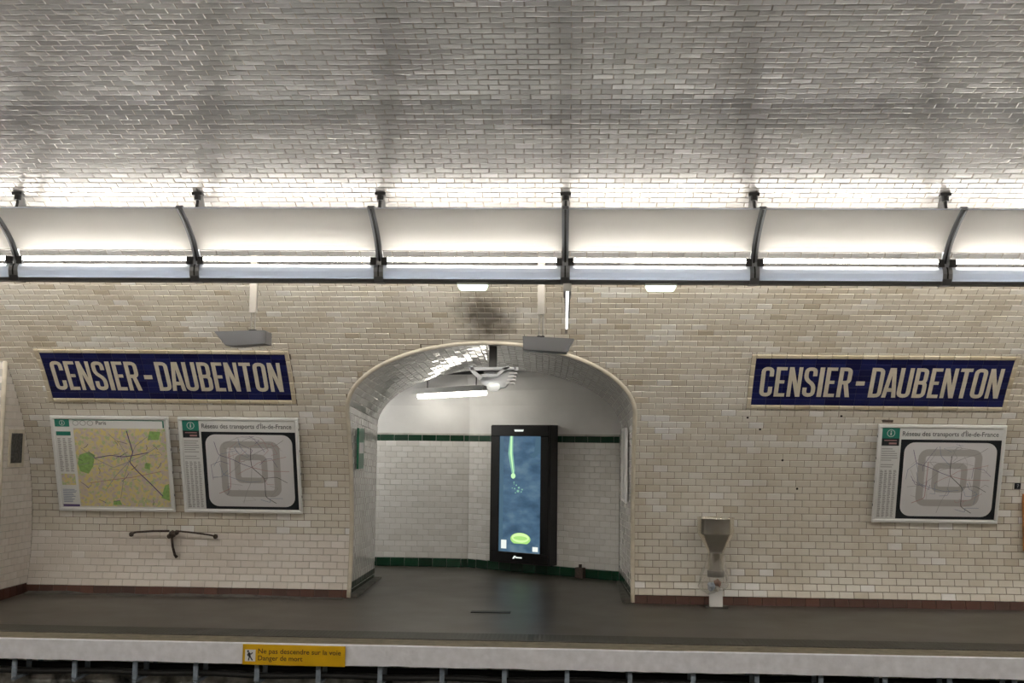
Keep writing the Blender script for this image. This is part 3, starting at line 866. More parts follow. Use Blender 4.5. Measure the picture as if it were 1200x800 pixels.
m = MB(); m.wbox(-16, 16, -0.6, 2.19, -1.3, 0.0)
tag(link('floor_near', m, M_floor), 'dark platform on the nearer side of the tracks', 'platform', kind='structure')
# flat iron cover in the platform floor
fr = Frame((-0.77, 12.06, floor_z(12.06)), (1, 0, 0), (0, 1, 0), (0, 0, 1))
m = MB(); m.box(fr, -0.2, 0.2, -0.06, 0.06, 0, 0.006, 0.002)
tag(link('floor_cover', m, M_dark), 'flat dark iron cover set in the platform floor before the arch', 'floor cover')

# cable brackets and cables under the platform edge
root = thing('cable_bracket', 'x', 'bracket', (-4.83, 10.3, -0.345))
for y, z0, z1 in ((10.30, -0.345, -0.165), (10.58, -0.36, -0.165), (10.82, -0.365, -0.165)):
    m = MB(); m.wbox(-4.85, -4.81, y - 0.012, y + 0.012, z0, z1); link('post', m, M_bluesteel, root)
m = MB(); m.wbox(-4.845, -4.815, 10.28, 10.86, -0.375, -0.352); link('arm', m, M_bluesteel, root)
brs = [root] + [copy_tree(root) for _ in range(16)]
order = ['first', 'second', 'third', 'fourth', 'fifth', 'sixth', 'seventh', 'eighth', 'ninth', 'tenth', 'eleventh', 'twelfth', 'thirteenth', 'fourteenth', 'fifteenth', 'sixteenth', 'seventeenth']
for k, b in enumerate(brs):
    b.location.x = -4.83 + 0.537 * k
    b['label'] = 'grey steel cable bracket under the platform edge, %s from the left' % order[k]
    b['group'] = 'cable brackets under the platform edge'
for y, z, r, lab in ((10.42, -0.325, 0.027, 'front black cable running along the brackets under the platform edge'), (10.70, -0.322, 0.03, 'rear black cable lying deeper on the brackets under the platform')):
    m = MB(); m.tube([(x, y + 0.01 * math.sin(x * 3), z + 0.014 + 0.006 * math.sin(x * 5.85 + 1)) for x in np.linspace(-9, 9, 120)], r, 8)
    tag(link('cable', m, M_cable, smooth=True), lab, 'cable', 'cables under the platform edge')

# ------------------------------------------------------------------ strip lights
RIB0, BAY = -4.883, 1.615
curve_pts = [(9.585, 3.666), (9.788, 3.571), (9.975, 3.45), (10.085, 3.335), (10.10, 3.29)]
def catmull(P, n=6):
    out = []
    Q = [tuple(2 * np.array(P[0]) - np.array(P[1]))] + list(P) + [tuple(2 * np.array(P[-1]) - np.array(P[-2]))]
    for i in range(1, len(Q) - 2):
        p0, p1, p2, p3 = map(np.array, Q[i - 1:i + 3])
        for k in range(n):
            t = k / n
            out.append(tuple(0.5 * ((2 * p1) + (p2 - p0) * t + (2 * p0 - 5 * p1 + 4 * p2 - p3) * t * t + (-p0 + 3 * p1 - 3 * p2 + p3) * t ** 3)))
    out.append(tuple(P[-1])); return out
RC = catmull(curve_pts)
def ribbon(mb, x0, x1, prof, thick):
    """sheet of constant section running along x; prof in (y, z)"""
    n = len(prof); nr = []
    for i in range(n):
        a, b = np.array(prof[max(i - 1, 0)]), np.array(prof[min(i + 1, n - 1)])
        t = (b - a) / np.linalg.norm(b - a); nr.append((t[1], -t[0]))
    vs = []
    for x in (x0, x1):
        vs += [(x, y, z) for y, z in prof] + [(x, y + q[0] * thick, z + q[1] * thick) for (y, z), q in zip(prof, nr)]
    N = 2 * n; fs = []
    for i in range(n - 1):
        fs += [(i, i + 1, N + i + 1, N + i), (n + i, N + n + i, N + n + i + 1, n + i + 1), (i, n + i, n + i + 1, i + 1), (N + i, N + i + 1, N + n + i + 1, N + n + i)]
    fs += [(0, N, N + n, n), (n - 1, 2 * n - 1, N + 2 * n - 1, N + n - 1)]
    mb.add(vs, fs)
PANEL = [q for q in RC if q[1] > 3.41] + [(10.030, 3.392)]
FASCIA = [(10.055, 3.262), (10.035, 3.235), (10.03, 3.20), (10.04, 3.16), (10.055, 3.142)]
CHANNEL = [(10.06, 3.142), (10.07, 3.118), (10.20, 3.118), (10.20, 3.24)]
TUBE_Y, TUBE_Z = 10.052, 3.310
BACK_TUBE_Y, BACK_TUBE_Z = 10.31, 3.484
def strip_light(x0, x1, label, name='strip_light', simple=False, group='strip lights above the far platform', my=lambda y: y):
    root = thing(name, label, 'strip light', (x0, my(10.08), 3.118), group)
    F = lambda L: [(my(y), z) for y, z in L]
    g = 0.02
    th = -1 if my(1) > my(0) else 1
    m = MB(); ribbon(m, x0 + g, x1 - g, F([(y + 0.004, z) for y, z in PANEL]), -0.006 * th); link('reflector', m, M_reflect, root, smooth=False)
    m = MB(); ribbon(m, x0 + g, x1 - g, F([(PANEL[0][0] - 0.006, PANEL[0][1] + 0.006), (PANEL[0][0] - 0.004, PANEL[0][1] - 0.004)]), 0.012 * th); link('top_rail', m, M_fascia, root)
    m = MB(); ribbon(m, x0 + g, x1 - g, F(FASCIA), 0.005 * th); link('fascia', m, M_fascia, root)
    m = MB(); ribbon(m, x0 + g, x1 - g, F(CHANNEL), 0.005 * th); link('channel', m, M_under, root)
    if simple:
        k = 0; x = x0
        while x < x1 - 0.5:
            m = MB(); m.tube([(x + 0.06, my(TUBE_Y), TUBE_Z), (x + BAY - 0.06, my(TUBE_Y), TUBE_Z)], 0.018, 10); link('slim_tube', m, M_tube2, root, smooth=True)
            m = MB(); m.tube([(x + 0.06, my(BACK_TUBE_Y), BACK_TUBE_Z), (x + BAY - 0.06, my(BACK_TUBE_Y), BACK_TUBE_Z)], 0.018, 10); link('fluorescent_tube', m, M_tube, root, smooth=True); x += BAY
        return root
    m = MB(); m.tube([(x0 + 0.075, my(TUBE_Y), TUBE_Z), (x1 - 0.075, my(TUBE_Y), TUBE_Z)], 0.018, 12); link('slim_tube', m, M_tube2, root, smooth=True)
    m = MB(); m.tube([(x0 + 0.035, my(BACK_TUBE_Y), BACK_TUBE_Z), (x1 - 0.035, my(BACK_TUBE_Y), BACK_TUBE_Z)], 0.018, 12); link('fluorescent_tube', m, M_tube, root, smooth=True)
    for xa, xb in ((x0 + 0.006, x0 + 0.035), (x1 - 0.035, x1 - 0.006)):
        m = MB(); m.wbox(xa, xb, my(BACK_TUBE_Y) - 0.02, my(BACK_TUBE_Y) + 0.02, 3.455, 3.52); link('lamp_holder', m, M_dark, root)
    for xa, xb in ((x0 + 0.025, x0 + 0.075), (x1 - 0.075, x1 - 0.025)):
        m = MB(); m.wbox(xa, xb, my(TUBE_Y) - 0.022, my(TUBE_Y) + 0.022, 3.262, 3.325); link('lamp_holder', m, M_dark, root)
    m = MB(); m.wbox(x0 + 0.02, x1 - 0.02, my(BACK_TUBE_Y) - 0.028, my(BACK_TUBE_Y) + 0.028, 3.446, 3.460); link('tube_tray', m, M_fascia, root)
    # curved rib at the joint, clasping the reflector and the fascia
    m = MB(); ribbon(m, x0 - 0.029, x0 + 0.029, F([(y - 0.008, z - 0.004) for y, z in RC] + [(10.095, 3.262)]), 0.03 * th); rib = link('rib', m, M_alu, root)
    m = MB(); ribbon(m, x0 - 0.008, x0 + 0.008, F([(y - 0.012, z - 0.012) for y, z in RC[:-3]]), 0.004 * th); link('groove', m, M_dark, rib)
    m = MB(); ribbon(m, x0 - 0.040, x0 + 0.040, F([(y - 0.006, z) for y, z in FASCIA] + [(10.07, 3.112), (10.20, 3.112)]), 0.008 * th); cl = link('clasp', m, M_alu, root)
    m = MB(); ribbon(m, x0 - 0.006, x0 + 0.006, F([(y - 0.009, z) for y, z in FASCIA[:4]]), 0.003 * th); link('groove', m, M_dark, cl)
    # hanger up to the vault
    zt = YC  # placeholder for the vault height at the hanger
    zt = Z0 + EB * math.sqrt(1 - ((10.06 - YC) / EA) ** 2)
    m = MB(); m.tube([(x0, my(10.06), zt - 0.005), (x0 - 0.0, my(10.055), zt - 0.10), (x0, my(9.93), 3.50)], 0.014, 8); link('hanger_rod', m, M_dark, root)
    m = MB(); m.tube([(x0, my(10.06), zt - 0.03), (x0, my(10.055), zt - 0.075)], 0.03, 10); link('hanger_nut', m, M_dark, root)
    m = MB(); m.add([(x0 - 0.03, my(10.08), zt - 0.01), (x0 + 0.03, my(10.08), zt - 0.01), (x0 + 0.045, my(10.25), 3.62), (x0 - 0.045, my(10.25), 3.62),
                     (x0 - 0.03, my(10.10), zt - 0.01), (x0 + 0.03, my(10.10), zt - 0.01), (x0 + 0.045, my(10.27), 3.62), (x0 - 0.045, my(10.27), 3.62)],
                    [(0, 1, 2, 3), (7, 6, 5, 4), (0, 4, 5, 1), (1, 5, 6, 2), (2, 6, 7, 3), (3, 7, 4, 0)])
    link('hanger_plate', m, M_under, root)
    m = MB(); m.wbox(x0 - 0.045, x0 + 0.045, my(10.06) - 0.03, my(10.06) + 0.03, zt - 0.03, zt - 0.005); link('ceiling_plate', m, M_dark, root)
    return root
bay_labels = ['lit strip light section cut by the left edge of the picture',
              'lit strip light section above the left half of the left station sign',
              'lit strip light section above the hanging grey box left of the arch',
              'lit strip light section above the arch, left of the edge-on hanging sign',
              'lit strip light section just right of the edge-on hanging sign',
              'lit strip light section above the left part of the right station sign',
              'lit strip light section cut by the right edge of the picture']
for k, lab in zip(range(-1, 6), bay_labels):
    strip_light(RIB0 + k * BAY, RIB0 + (k + 1) * BAY, lab)
strip_light(RIB0 - 7 * BAY, RIB0 - BAY, 'run of strip light continuing past the left edge of the picture', 'strip_light_run', True, 'strip light runs out of view')
strip_light(RIB0 + 6 * BAY, RIB0 + 13 * BAY, 'run of strip light continuing past the right edge of the picture', 'strip_light_run', True, 'strip light runs out of view')
strip_light(RIB0 - 7 * BAY, RIB0 + 13 * BAY, 'run of strip light above the nearer platform behind the viewer', 'strip_light_run', True, 'strip light runs out of view', my=lambda y: 2 * YC - y)

# small glowing emergency lights below the strip
for x, lab in ((-0.84, 'small glowing emergency light under the strip above the arch'), (0.787, 'small glowing emergency light under the strip right of the arch')):
    e = thing('emergency_light', lab, 'emergency light', (x, 10.14, 3.118), 'emergency lights under the strip')
    m = MB(); m.wbox(x - 0.135, x + 0.135, 10.09, 10.19, 3.100, 3.1175); link('housing', m, M_white_metal, e)
    fr = Frame((x, 10.09, 3.1), (1, 0, 0), (0, 0, -1), (0, 1, 0))
    m = MB(); m.prism(fr, [(-0.132, 0), (0.132, 0), (0.115, 0.036), (0.10, 0.042), (-0.10, 0.042), (-0.115, 0.036)], 0.0, 0.095); link('lens', m, M_emerg, e)

# ------------------------------------------------------------------ hanging grey boxes and edge-on sign
def hanging_box(xp, ztop, outline, label, zb):
    vz = Z0 + EB * math.sqrt(1 - ((10.9 - YC) / EA) ** 2)
    r = thing('hanging_box', label, 'box', (xp, 10.9, zb), 'grey boxes hung on poles from the vault')
    fr = Frame((0, 10.9, 0), (1, 0, 0), (0, 0, 1), (0, -1, 0))
    m = MB(); m.prism(fr, outline, -0.11, 0.11); link('casing', m, M_grey, r)
    nq = len(outline); inner = [(x * 0.97 + 0.03 * sum(q[0] for q in outline) / nq, z * 0.90 + 0.10 * sum(q[1] for q in outline) / nq) for x, z in outline]
    m = MB(); m.prism(fr, inner, 0.108, 0.114); link('face_plate', m, mat('grey_face_plate', (0.26, 0.265, 0.28), 0.4) if 'grey_face_plate' not in MATS else MATS['grey_face_plate'], r)
    m = MB(); m.wbox(xp - 0.032, xp + 0.032, 10.87, 10.93, 2.93, vz - 0.02); link('pole', m, M_greypole, r)
    for dx in (-0.018, 0.018):
        m = MB(); m.tube([(xp + dx, 10.9, ztop - 0.01), (xp + dx, 10.9, 2.94)], 0.008, 8); link('rod', m, M_greypole, r)
    m = MB(); m.wbox(xp - 0.035, xp + 0.035, 10.88, 10.92, ztop - 0.006, ztop + 0.016); link('collar', m, M_dark, r)
    return r
hanging_box(-2.972, 2.755, [(-3.307, 2.742), (-2.836, 2.757), (-2.818, 2.745), (-2.818, 2.630), (-3.10, 2.608), (-3.197, 2.612)], 'slant-ended grey box hung on a pole above the left station sign', 2.61)
hanging_box(-0.262, 2.715, [(-0.427, 2.720), (-0.42, 2.590), (-0.02, 2.568), (0.048, 2.698)], 'slant-ended grey box hung on a pole above the arch', 2.57)
r = thing('hanging_sign', 'thin bright-edged hanging sign seen edge-on below the strip light', 'sign', (-0.022, 10.1, 2.70))
fr = Frame((0, 10.10, 0), (1, 0, 0), (0, 0, 1), (0, -1, 0))
m = MB(); m.prism(fr, [(-0.030, 2.72), (-0.012, 2.72), (-0.004, 3.05), (-0.032, 3.05)], 0.0, 0.012); link('lit_edge', m, mat('lit_sign_edge', (0.9, 0.9, 0.9), 0.4, emit=(1, 1, 0.98), estr=1.3), r)
m = MB(); m.wbox(-0.040, 0.004, 10.105, 10.62, 2.87, 3.05); link('board', m, M_blackm, r)
m = MB(); m.wbox(-0.052, 0.016, 10.07, 10.60, 3.045, 3.112); link('mount', m, M_white_metal, r)
m = MB(); m.wbox(-0.036, -0.014, 10.095, 10.125, 2.68, 2.87); link('stem', m, M_greypole, r)

# ------------------------------------------------------------------ station name signs
def rounded(pts, r, n=4, closed=False):
    P = [np.array(p, float) for p in pts]; N = len(P); out = []
    for i in range(N):
        if not closed and i in (0, N - 1): out.append(tuple(P[i])); continue
        a, b, c = P[(i - 1) % N], P[i], P[(i + 1) % N]
        d1, d2 = a - b, c - b; l1, l2 = np.linalg.norm(d1), np.linalg.norm(d2)
        k = min(r, l1 * 0.48, l2 * 0.48)
        q0, q1 = b + d1 / l1 * k, b + d2 / l2 * k
        for j in range(n + 1):
            t = j / n; out.append(tuple((1 - t) ** 2 * q0 + 2 * t * (1 - t) * b + t * t * q1))
    return out
GH, GT = 300.0, 36.0
WID = dict(C=108, E=92, N=114, S=110, I=40, R=110, D=112, A=122, U=114, B=112, T=102, O=112)
WID['-'] = 74
def glyph(ch):
    """strokes: ('s', path, width, closed) or ('p', polygon)"""
    w = WID[ch]; t = GT; h = t / 2; H = GH
    if ch == 'I': return [('p', [(0, 0), (w, 0), (w, H), (0, H)])]
    if ch == '-': return [('p', [(0, 118), (w, 118), (w, 160), (0, 160)])]
    if ch == 'C': return [('s', rounded([(w - h, 202), (w - h, H - h), (h, H - h), (h, h), (w - h, h), (w - h, 98)], 42), t)]
    if ch == 'E': return [('p', [(0, 0), (t, 0), (t, H), (0, H)]), ('p', [(t, 0), (w, 0), (w, t * 0.92), (t, t * 0.92)]), ('p', [(t, 132), (w * 0.86, 132), (w * 0.86, 132 + t * 0.92), (t, 132 + t * 0.92)]), ('p', [(t, H - t * 0.92), (w, H - t * 0.92), (w, H), (t, H)])]
    if ch == 'N': return [('p', [(0, 0), (t * 0.92, 0), (t * 0.92, H), (0, H)]), ('p', [(w - t * 0.92, 0), (w, 0), (w, H), (w - t * 0.92, H)]), ('p', [(0, H), (w - t * 1.05, 0), (w, 0), (t * 1.05, H)])]
    if ch == 'S': return [('s', rounded([(w - h, 208), (w - h, H - h), (h, H - h), (h, 178), (w - h, 118), (w - h, h), (h, h), (h, 92)], 40), t)]
    if ch == 'R': return [('p', [(0, 0), (t, 0), (t, H), (0, H)]), ('s', rounded([(h, H - h), (w - h, H - h), (w - h, 146), (h, 146)], 36), t), ('p', [(w * 0.42, 140), (w * 0.42 + t, 150), (w + 4, 0), (w - t + 2, 0)])]
    if ch == 'D': return [('p', [(0, 0), (t, 0), (t, H), (0, H)]), ('s', rounded([(h, H - h), (w - h, H - h), (w - h, h), (h, h)], 44), t)]
    if ch == 'A': return [('p', [(0, 0), (t, 0), (w / 2 + 8, H), (w / 2 - 26, H)]), ('p', [(w - t, 0), (w, 0), (w / 2 + 26, H), (w / 2 - 8, H)]), ('p', [(w * 0.24, 58), (w * 0.76, 58), (w * 0.70, 94), (w * 0.30, 94)])]
    if ch == 'U': return [('s', rounded([(h, H), (h, h), (w - h, h), (w - h, H)], 44), t)]
    if ch == 'B': return [('p', [(0, 0), (t, 0), (t, H), (0, H)]), ('s', rounded([(h, H - h), (w - h - 4, H - h), (w - h - 4, 152), (h, 152)], 34), t), ('s', rounded([(h, 152), (w - h, 152), (w - h, h), (h, h)], 36), t)]
    if ch == 'T': return [('p', [(0, H - t * 0.95), (w, H - t * 0.95), (w, H), (0, H)]), ('p', [(w / 2 - h, 0), (w / 2 + h, 0), (w / 2 + h, H), (w / 2 - h, H)])]
    if ch == 'O': return [('s', rounded([(h, H - h), (w - h, H - h), (w - h, h), (h, h)], 44, closed=True), t, True)]
class WallMap:
    """maps flat sign coordinates onto the curved wall"""
    def __init__(s, x0, s0): s.x0, s.s0 = x0, s0
    def p(s, a, b, c=0.0): return np.array(wp(s.x0 + a, s.s0 + b, c))
BORD = 0.046
def station_sign(x0, x1, label):
    o, v, n = wall_frame(SIGN_S0)
    root = thing('station_sign', label, 'station sign', ((x0 + x1) / 2, o[1], o[2]), 'station name signs')
    m = MB(); ss = np.linspace(SIGN_S0, SIGN_S1, 10)
    for a, b in zip(ss[:-1], ss[1:]): m.add([wp(x0, a, 0.003), wp(x1, a, 0.003), wp(x1, b, 0.003), wp(x0, b, 0.003)], [(0, 1, 2, 3)])
    link('backing', m, M_mortar_blue, root)
    loc = np.array(root.location)
    def one(name, cx, s, sx, sy, tint, m_, tv=T_V, key='tile', out=0.004):
        oo, vv, nn = wall_frame(s)
        ax, ay = rng.normal(0, 0.004, 2)
        u = np.array([1.0, 0, 0]) + nn * ax; vv = vv + nn * ay
        c = np.array([cx, oo[1], oo[2]]) + nn * out - loc
        ob = bpy.data.objects.new(name, tile_mesh(tint, m_, tv, key)); col.objects.link(ob); ob.parent = root
        ob.matrix_local = Matrix(((u[0] * sx, vv[0] * sy, nn[0], c[0]), (u[1] * sx, vv[1] * sy, nn[1], c[1]), (u[2] * sx, vv[2] * sy, nn[2], c[2]), (0, 0, 0, 1)))
    bx0, bx1 = x0 + BORD, x1 - BORD
    bs0, bs1 = SIGN_S0 + BORD, SIGN_S1 - BORD
    nr = 8; rh = (bs1 - bs0) / nr; nc = 17; cw = (bx1 - bx0) / nc
    jt = 0.003
    for r in range(nr):
        for c in range(nc):
            one('blue_tile', bx0 + (c + 0.5) * cw, bs0 + (r + 0.5) * rh, (cw - jt) / (TL - JOINT), (rh - jt) / (TH - JOINT), rng.random(), M_blue, T_L, 'blue_tile')
    # cream border pieces
    for s in (SIGN_S0 + BORD / 2, SIGN_S1 - BORD / 2):
        for c in range(nc):
            one('border_tile', bx0 + (c + 0.5) * cw, s, (cw - jt) / (TL - JOINT), (BORD - 0.002) / (TH - JOINT), rng.random(), M_frame, T_B, 'border', 0.006)
    for cx in (x0 + BORD / 2, x1 - BORD / 2):
        hh = (SIGN_S1 - SIGN_S0) / 5
        for r in range(5):
            one('border_tile', cx, SIGN_S0 + (r + 0.5) * hh, (BORD - 0.002) / (TL - JOINT), (hh - 0.002) / (TH - JOINT), rng.random(), M_frame, T_B, 'border', 0.006)
    # letters
    words = 'CENSIER-DAUBENTON'
    gap, hyg = 18.0, 44.0
    adv = []; x = 0
    for i, ch in enumerate(words):
        if i: x += hyg if '-' in (ch, words[i - 1]) else (4 if 'A' in (ch, words[i - 1]) else gap)
        adv.append(x); x += WID[ch]
    tot = x
    span = (x1 - x0) - 0.235; kx = span / tot; kh = 0.378 / GH
    W = WallMap(x0 + 0.1175, (SIGN_S0 + SIGN_S1) / 2 - 0.187 - 0.004)
    for ch, a in zip(words, adv):
        m = MB()
        for q, g_ in enumerate(glyph(ch)):
            c = 0.0098 + 0.00025 * q
            if g_[0] == 'p':
                m.add([W.p((a + px) * kx, py * kh, c) for px, py in g_[1]], [tuple(range(len(g_[1])))])
            else:
                class _F:                       # scaled frame for the stroke helper
                    @staticmethod
                    def p(px, py, cc=0.0, a=a): return W.p((a + px) * kx, py * kh, cc)
                m.stroke(_F, g_[1], g_[2], c, len(g_) > 3)
        link('letter', m, M_letter, root)
    return root
T_L, _ = tile_template(TL - JOINT, TH - JOINT, inset=0.003, h=0.0030, base=-0.005, lip=0.0015)
T_B, _ = tile_template(TL - JOINT, TH - JOINT, inset=0.011, h=0.012, base=-0.006, lip=0.003)
station_sign(SIGNS[0][0], SIGNS[0][1], 'blue tiled station name sign above the two maps left of the arch')
station_sign(SIGNS[1][0], SIGNS[1][1], 'blue tiled station name sign right of the arch')

# ------------------------------------------------------------------ map panels
PB = np.array([12.897 - 0.012, 0.945]); PT = np.array([12.54 - 0.012, 1.982])
def map_frame(x0, x1):
    d = PT - PB; H = float(np.linalg.norm(d)); v = np.array([0, d[0] / H, d[1] / H])
    n = np.array([0, -v[2], v[1]])
    o = np.array([x0, PB[0], PB[1]]) + n * 0.008
    return Frame(o, (1, 0, 0), v, n), x1 - x0, H
def rrect(a0, a1, b0, b1, r, n=6):
    out = []
    for (cx, cy, st) in ((a1 - r, b1 - r, 0), (a0 + r, b1 - r, 90), (a0 + r, b0 + r, 180), (a1 - r, b0 + r, 270)):
        for k in range(n + 1):
            t = math.radians(st + 90 * k / n); out.append((cx + r * math.cos(t), cy + r * math.sin(t)))
    return out
def panel_body(root, fr, W, H):
    m = MB(); m.box(fr, 0.01, W - 0.01, 0.01, H - 0.01, 0, 0.012); link('board', m, M_panel, root)
    fw = 0.034
    for a0, a1, b0, b1 in ((0, W, H - fw, H), (0, W, 0, fw), (0, fw, fw, H - fw), (W - fw, W, fw, H - fw)):
        m = MB(); m.box(fr, a0, a1, b0, b1, 0, 0.026, 0.006); link('frame_bar', m, M_pframe, root)
    for b in (0.18, 0.42, 0.66, 0.88):
        for a in (-0.006, W - 0.010):
            m = MB(); m.box(fr, a, a + 0.016, H * b - 0.012, H * b + 0.012, 0.004, 0.02); link('clip', m, M_grey, root)
def header_logo(root, fr, a0, a1, b0, b1):
    m = MB(); m.poly(fr, [(a0, b0), (a1, b0), (a1, b1), (a0, b1)], 0.0135); sq = link('logo', m, M_teal, root)
    ca, cb, r = (a0 + a1) / 2, (b0 + b1) / 2, (b1 - b0) * 0.36
    m = MB()
    n = 24
    m.ring(fr, [(ca + r * math.cos(2 * math.pi * k / n), cb + r * math.sin(2 * math.pi * k / n)) for k in range(n)], [(ca + r * 0.84 * math.cos(2 * math.pi * k / n), cb + r * 0.84 * math.sin(2 * math.pi * k / n)) for k in range(n)], 0.0142)
    m.poly(fr, [(ca - r * 0.16, cb - r * 0.55), (ca + r * 0.16, cb - r * 0.55), (ca + r * 0.16, cb + r * 0.2), (ca - r * 0.16, cb + r * 0.2)], 0.0142)
    m.disc(fr, ca, cb + r * 0.48, r * 0.17, 0.0142, 10)
    link('info_mark', m, M_inkpale, sq)
def text_lines(root, fr, a0, a1, b0, b1, n, name='text_lines', m_=None, gap=0.55):
    m = MB(); step = (b1 - b0) / n
    for k in range(n):
        b = b1 - (k + 1) * step; e = a0 + (a1 - a0) * (0.6 + 0.4 * random.random())
        m.poly(fr, [(a0, b), (e, b), (e, b + step * gap), (a0, b + step * gap)], 0.0138)
    o = link(name, m, m_ or M_inkgrey, root); o['kind'] = 'stuff'

def network_map(x0, x1, label):
    fr, W, H = map_frame(x0, x1)
    root = thing('map_panel', label, 'map', (x0 + W / 2, PB[0], PB[1]), 'framed wall maps')
    panel_body(root, fr, W, H)
    header_logo(root, fr, 0.045, 0.225, H - 0.155, H - 0.040)
    m = MB(); add_text(m, fr, "R\u00e9seau des transports d'\u00cele-de-France", 0.255, H - 0.125, 0.050, 0.0138, width=W - 0.33, bold=0.008); link('title', m, M_inkdark, root)
    m = MB(); m.poly(fr, [(0.045, H - 0.235), (0.225, H - 0.235), (0.225, H - 0.155), (0.045, H - 0.155)], 0.0136); lg = link('imprint', m, M_inkblack, root)
    m = MB()
    m.poly(fr, [(0.07, H - 0.183), (0.2, H - 0.183), (0.2, H - 0.172), (0.07, H - 0.172)], 0.0142)
    m.poly(fr, [(0.12, H - 0.22), (0.2, H - 0.22), (0.2, H - 0.2), (0.12, H - 0.2)], 0.0142); link('imprint_text', m, M_inkred, lg)
    # dark field with the pale rounded map
    m = MB(); m.poly(fr, [(0.245, 0.045), (W - 0.038, 0.045), (W - 0.038, H - 0.165), (0.245, H - 0.165)], 0.0134); link('dark_field', m, M_inkblack, root)
    a0, a1, b0, b1 = 0.285, W - 0.075, 0.075, H - 0.195
    m = MB(); m.poly(fr, rrect(a0, a1, b0, b1, 0.11), 0.0140); mp = link('pale_field', m, M_inkpale, root)
    mw, mh = a1 - a0, b1 - b0
    def ring(f0, f1, g0, g1, th, r, c, name='zone_ring'):
        n = 6
        q = MB(); q.ring(fr, rrect(a0 + mw * f0, a0 + mw * f1, b0 + mh * g0, b0 + mh * g1, r, n), rrect(a0 + mw * f0 + th, a0 + mw * f1 - th, b0 + mh * g0 + th, b0 + mh * g1 - th, max(0.02, r - th), n), c)
        link(name, q, M_inkmid, mp)
    ring(0.16, 0.85, 0.14, 0.91, 0.075, 0.10, 0.0145)
    ring(0.32, 0.70, 0.33, 0.73, 0.065, 0.08, 0.0145)
    P = lambda f, g: (a0 + mw * f, b0 + mh * g)
    for pts, w_, m_ in (([P(.52, .82), P(.51, .66), P(.52, .55), P(.66, .40), P(.66, .14), P(.78, .05)], 0.007, M_inkdark),
                        ([P(.53, .72), P(.66, .80), P(.80, .85), P(.90, .93)], 0.005, M_inkgrey),
                        ([P(.10, .90), P(.14, .72), P(.30, .66), P(.40, .60), P(.52, .55)], 0.005, M_inkblue),
                        ([P(.27, .74), P(.26, .25), P(.12, .18)], 0.006, M_inkred),
                        ([P(.52, .55), P(.70, .50), P(.95, .50)], 0.005, M_inkred),
                        ([P(.35, .45), P(.45, .52), P(.52, .55), P(.60, .62), P(.78, .66), P(.92, .70)], 0.004, M_inkred),
                        ([P(.15, .60), P(.18, .45), P(.34, .38), P(.48, .34), P(.62, .36)], 0.004, M_inkteal),
                        ([P(.60, .10), P(.72, .06), P(.70, .12), P(.86, .12)], 0.004, M_inkteal),
                        ([P(.66, .40), P(.80, .42), P(.92, .34)], 0.005, M_inkdark),
                        ([P(.06, .40), P(.20, .42), P(.30, .50), P(.42, .64), P(.52, .66)], 0.004, M_inkgrey),
                        ([P(.38, .95), P(.40, .82), P(.50, .70)], 0.004, M_inkteal),
                        ([P(.40, .05), P(.44, .20), P(.50, .34), P(.52, .55)], 0.004, M_inkgrey)):
        q = MB(); q.stroke(fr, rounded(pts, 0.03, 3), w_, 0.0150); link('route_line', q, m_, mp)
    for k in range(26):                      # the many fine lines of the network
        g0 = random.random() * 6.28; f0 = 0.12 + 0.25 * random.random()
        pts = [P(.5 + f0 * math.cos(g0), .52 + f0 * math.sin(g0))]
        for j in range(3):
            g0 += random.uniform(-.5, .5); f0 = min(0.46, f0 + random.uniform(.02, .11))
            pts.append(P(.5 + f0 * math.cos(g0), .52 + f0 * math.sin(g0)))
        q = MB(); q.stroke(fr, pts, 0.0035, 0.0148); link('route_line', q, random.choice([M_inkgrey, M_inkred, M_inkteal, M_inkmid, M_inkblue]), mp)
    text_lines(root, fr, 0.05, 0.225, H - 0.40, H - 0.25, 6, gap=0.3)
    text_lines(root, fr, 0.05, 0.235, H - 0.475, H - 0.425, 2, m_=M_inkgrey, gap=0.3)
    for c in range(4): text_lines(root, fr, 0.050 + c * 0.046, 0.084 + c * 0.046, 0.06, H - 0.50, 34, gap=0.5)
    return root
